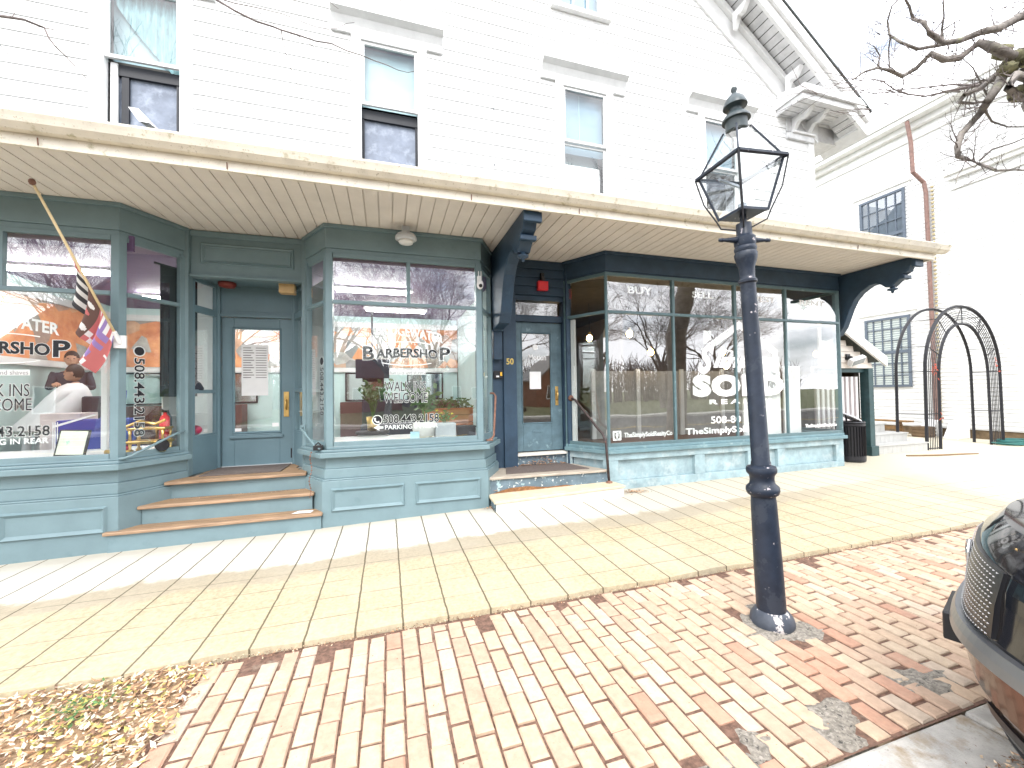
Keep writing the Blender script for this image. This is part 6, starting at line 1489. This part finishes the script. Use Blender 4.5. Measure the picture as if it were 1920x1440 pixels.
LIMBS = [([(1960, 150), (1925, 115), (1895, 105), (1860, 88), (1835, 80), (1800, 108), (1770, 112), (1745, 100), (1718, 128), (1692, 143), (1668, 132), (1645, 127), (1620, 135), (1598, 150)], 3.0, .085, .008),
         ([(1960, 15), (1910, 33), (1875, 52), (1840, 60), (1800, 76), (1768, 80), (1742, 62), (1734, 42), (1712, 36), (1705, 12), (1690, -15)], 2.9, .065, .010),
         ([(1800, 76), (1760, 85), (1720, 92), (1690, 80), (1668, 66), (1664, 40), (1672, 12), (1690, -8)], 3.05, .030, .006),
         ([(1905, 110), (1885, 130), (1872, 160), (1852, 190), (1838, 212), (1802, 252), (1795, 275), (1796, 293), (1812, 298), (1838, 308), (1868, 320), (1905, 318), (1940, 322)], 3.1, .075, .009),
         ([(1895, 120), (1862, 145), (1840, 165), (1808, 178), (1799, 192), (1825, 194), (1855, 188)], 3.2, .050, .012),
         ([(1870, 152), (1830, 150), (1790, 150), (1765, 144)], 3.2, .014, .005), ([(1800, 172), (1775, 172), (1750, 166), (1735, 162)], 3.3, .012, .004),
         ([(1960, 130), (1935, 150), (1905, 140), (1890, 165), (1915, 185), (1960, 175)], 2.8, .06, .03),
         ([(1845, 205), (1860, 228), (1890, 238), (1925, 238)], 3.1, .016, .007), ([(1768, 80), (1766, 55), (1770, 30), (1768, -10)], 3.0, .016, .007), ([(1770, 55), (1790, 42), (1810, 34)], 3.0, .010, .004),
         ([(1645, 127), (1650, 105), (1640, 88), (1625, 80), (1618, 92)], 3.2, .012, .004), ([(1668, 132), (1666, 95), (1670, 65)], 3.1, .010, .007),
         ([(1812, 298), (1805, 315), (1795, 330), (1792, 345)], 3.1, .009, .004), ([(1838, 300), (1860, 280), (1900, 268), (1930, 255)], 3.2, .014, .006), ([(1800, 285), (1815, 280), (1812, 295)], 3.1, .006, .004),
         ([(1850, 178), (1825, 128), (1800, 105)], 3.2, .012, .006)]
mb = MB(); tw = MB()
for pts, Y, r0, r1 in LIMBS:
    P = []
    for k, (px, py) in enumerate(pts): P.append(at_y(px, py, Y + .12 * math.sin(k * 1.7) + (.25 * (1900 - px) / 300)))
    n = len(P); rs = [r0 + (r1 - r0) * (k / (n - 1)) ** .6 for k in range(n)]; mb.tube(P, rs, 8)
    for k in range(1, n):
        for q in range(3 if r0 > .02 else 2):
            d = Vector((rnd.gauss(0, 1), rnd.gauss(0, .5), rnd.gauss(0, 1))).normalized(); grow(tw, P[k].lerp(P[k - 1], rnd.random()), d, min(rs[k] * .4, .008), rnd.uniform(.10, .30), 1, rnd, .0022, 0, .9, 3)
P = at_y(1960, 150, 3.0); mb.tube([(7.45, 2.5, 4.6), (7.7, 2.8, 5.1), P], [.16, .12, .09], 10); P = at_y(1960, 15, 2.9); mb.tube([(7.5, 2.6, 5.1), (7.75, 2.8, 5.6), P], [.14, .10, .07], 10)
for k in range(5): grow(tw, Vector((7.5, 2.6, 5.2)), Vector((.6 * math.cos(k * 1.2) + .7, .4 * math.sin(k * 1.3) - .5, .9)).normalized(), .09, 1.7, 4, rnd, .006, 0)
mb.build('limb', bark, st, smooth=True); tw.build('twigs', bark_d, st)
mb = MB()
for px, py, r in ((1905, 112, .13), (1880, 98, .10), (1930, 105, .13), (1890, 128, .09), (1915, 175, .12)): mb.ball(tuple(at_y(px, py, 3.0)), r, 12, (1.2, 1, .8))
o = mb.build('mossy_burr', M('mossy_bark', (.22, .21, .12), .95, .4, 12, 1.0, 25, patch=(.07, .06, .05), ps=16, pt=.56), st, smooth=True)
for v in o.data.vertices: v.co += Vector((rnd.gauss(0, .01), rnd.gauss(0, .01), rnd.gauss(0, .01)))
# street tree left of the frame: only twigs reach in
s2 = thing('street_tree', 'slender bare twigs reaching in before the far left upstairs window', 'tree', (-4.3, 2.1, -.03)); rnd = random.Random(18)
mb = MB(); mb.tube([(-4.3, 2.1, -.1), (-4.28, 2.1, 1.5), (-4.35, 2.15, 3.4), (-4.2, 2.3, 5.0)], [.24, .19, .17, .14], 12, caps=False); mb.build('trunk', bark, s2, smooth=True)
TW = [([(-60, 12), (0, 30), (22, 33), (45, 37), (83, 52), (92, 72), (104, 87), (125, 107), (142, 126), (160, 145)], 3.6, .013, .0022), ([(83, 52), (102, 56), (117, 63)], 3.6, .0035, .002), ([(22, 33), (28, 24)], 3.6, .003, .002),
      ([(330, -30), (400, -4), (440, 20), (480, 40), (512, 50), (527, 56), (560, 66), (592, 77), (622, 82), (650, 95), (676, 103), (700, 113), (726, 122), (745, 131), (765, 136), (783, 132)], 4.0, .012, .002),
      ([(527, 56), (531, 80), (537, 104), (545, 128), (551, 142), (556, 156), (562, 172), (565, 185)], 4.0, .0042, .0016), ([(545, 60), (572, 75), (592, 92), (610, 112), (624, 131)], 4.05, .0038, .0016),
      ([(400, -6), (440, 6), (480, 14), (530, 26), (560, 38), (590, 50), (615, 55), (632, 53), (650, 44), (664, 42)], 4.1, .0055, .0018), ([(462, 10), (463, 40), (464, 60), (465, 85)], 4.1, .0022, .0014), ([(470, 14), (498, 32), (520, 50)], 4.1, .003, .002), ([(600, -20), (614, 0), (634, 16)], 4.1, .004, .002), ([(0, 85), (12, 98), (22, 108)], 3.6, .003, .0015)]
mb = MB()
for pts, Y, r0, r1 in TW:
    P = [at_y(px, py, Y + .05 * math.sin(k * 1.9)) for k, (px, py) in enumerate(pts)]; n = len(P); mb.tube(P, [r0 + (r1 - r0) * (k / (n - 1)) ** .7 for k in range(n)], 6)
    for k in range(1, n): mb.ball(tuple(P[k]), r1 * 1.8, 6)
a = at_y(-60, 12, 3.6); mb.tube([(-4.2, 2.3, 4.9), (-3.6, 3.0, 5.2), a], [.08, .03, .013], 8); a = at_y(330, -30, 4.0); mb.tube([(-4.2, 2.3, 5.0), (-3.2, 3.4, 5.6), a], [.08, .03, .012], 8)
for k in range(4): grow(mb, Vector((-4.2, 2.3, 5.0)), Vector((-.5 + .4 * math.cos(k * 1.6), -.3 + .5 * math.sin(k * 1.6), .9)).normalized(), .07, 1.6, 4, rnd, .005)
mb.build('limb', bark_d, s2)

# ================================================================= across the street (seen mirrored in the shop glass)
GRP = 'bare trees across the street mirrored in the shop glass'
protos = [bare_tree('bare winter tree across the street mirrored in the shop glass', (0, 0, -.2), 12, .26, 1, 5, GRP), bare_tree('bare winter tree across the street mirrored in the shop glass', (0, 0, -.2), 12, .28, 4, 5, GRP)]
for k, (x, y, sc_, rz) in enumerate(((-3.2, -17, .95, 0), (3.0, -18, 1.0, .5), (11.0, -26, 1.1, 2.1), (17, -22, .95, 3.3), (-10, -15.2, .9, 1.2), (27, -24, 1.1, 4.4), (0, -27, 1.1, 5.2), (-15, -17, 1.0, .3), (36, -26, 1.1, 1.0))):
    if k < 2: t = protos[k]
    else:
        src = protos[k % 2]; t = src.copy(); COL.objects.link(t)
        for ch in src.children: c = ch.copy(); COL.objects.link(c); c.parent = t
    t.location = (x, y, -.2); t.scale = (sc_,) * 3; t.rotation_euler = (0, 0, rz)
brick_w = M('red_brick_wall', (.20, .075, .05), .85, .2, 20)
def far_house(x, y, w, d, h, wm, lab):
    t = thing('far_house', lab, 'house', (x, y, -.2)); mb = MB(); mb.box(x - w / 2, x + w / 2, y - d, y, -.2, h); mb.extr([(x - w / 2, y - .001, h), (x + w / 2, y - .001, h), (x, y - .001, h + w * .38)], (0, -d + .002, 0)); mb.build('wall', wm, t)
    mb = MB()
    for s in (-1, 1): mb.extr([(x, y + .3, h + w * .38 + .02), (x + s * (w / 2 + .4), y + .3, h - .28), (x + s * (w / 2 + .4), y + .3, h - .10), (x, y + .3, h + w * .38 + .22)], (0, -d - .6, 0))
    mb.build('roof', M('grey_shingle', (.22, .22, .22), .9) if 'grey_shingle' not in MATS else MATS['grey_shingle'], t)
    for dx in (-.3, 0, .3):
        mb = MB(); mb.box(x + dx * w - .5, x + dx * w + .5, y, y + .05, .9, 2.4); f = mb.build('window', white_trim, t); mb = MB(); mb.box(x + dx * w - .42, x + dx * w + .42, y + .05, y + .06, .98, 2.32); mb.build('pane', MATS['black_glass'], f)
far_house(9.5, -33, 8, 7, 3.0, brick_w, 'red brick gabled house mirrored in the realty window')
far_house(-15.5, -19, 11, 9, 4.6, brick_w, 'wide gabled house put in dark brick to cut the sky reflection in the left bay window')  # unseen house made dark so the left bay glass mirrors less sky
far_house(-3, -34, 9, 8, 3.2, brick_w, 'brick house far back between the mirrored trees of the middle bay')
far_house(22, -34, 9, 8, 3.2, brick_w, 'second brick house at the far right of the mirrored street')

# far-off leafless woods behind the houses: one mass nobody could count
mb = MB(); rnd = random.Random(77)
for k in range(900):
    x = rnd.uniform(-70, 80); y = -48 - rnd.uniform(0, 14); h = rnd.uniform(5, 9)
    p = Vector((x, y, -.2)); mb.tube([p, p + Vector((rnd.gauss(0, .4), 0, h * .6)), p + Vector((rnd.gauss(0, 1), 0, h))], [.16, .10, .02], 4, caps=False)
    for q in range(9):
        b0 = p + Vector((0, 0, h * rnd.uniform(.25, .8))); d = Vector((rnd.gauss(0, 1), rnd.gauss(0, .5), rnd.uniform(.3, 1.2))).normalized() * rnd.uniform(1, 2.6); mb.tube([b0, b0 + d], [.07, .015], 3, caps=False)
tag(mb.build('far_woods', bark_d), 'brown leafless woods far across the street mirrored in the glass', 'woods', kind='stuff')
# grit, leaves and stains along the gutter side of the kerb
mb = MB(); rnd = random.Random(31)
for k in range(6500):
    x = rnd.uniform(1.2, 4.2); y = 1.0 + abs(rnd.gauss(0, .045)); onk = y > 1.02
    litter(x, y if rnd.random() < .5 else .85 + rnd.uniform(0, .16), -.02 if onk else -.15, rnd.uniform(.004, .014), rnd.choice((0, 3, 3, 1)))
tag(mb.build('gutter_debris', LM), 'dark leaf crumbs and grit along the gutter edge of the kerb', 'debris', kind='stuff')
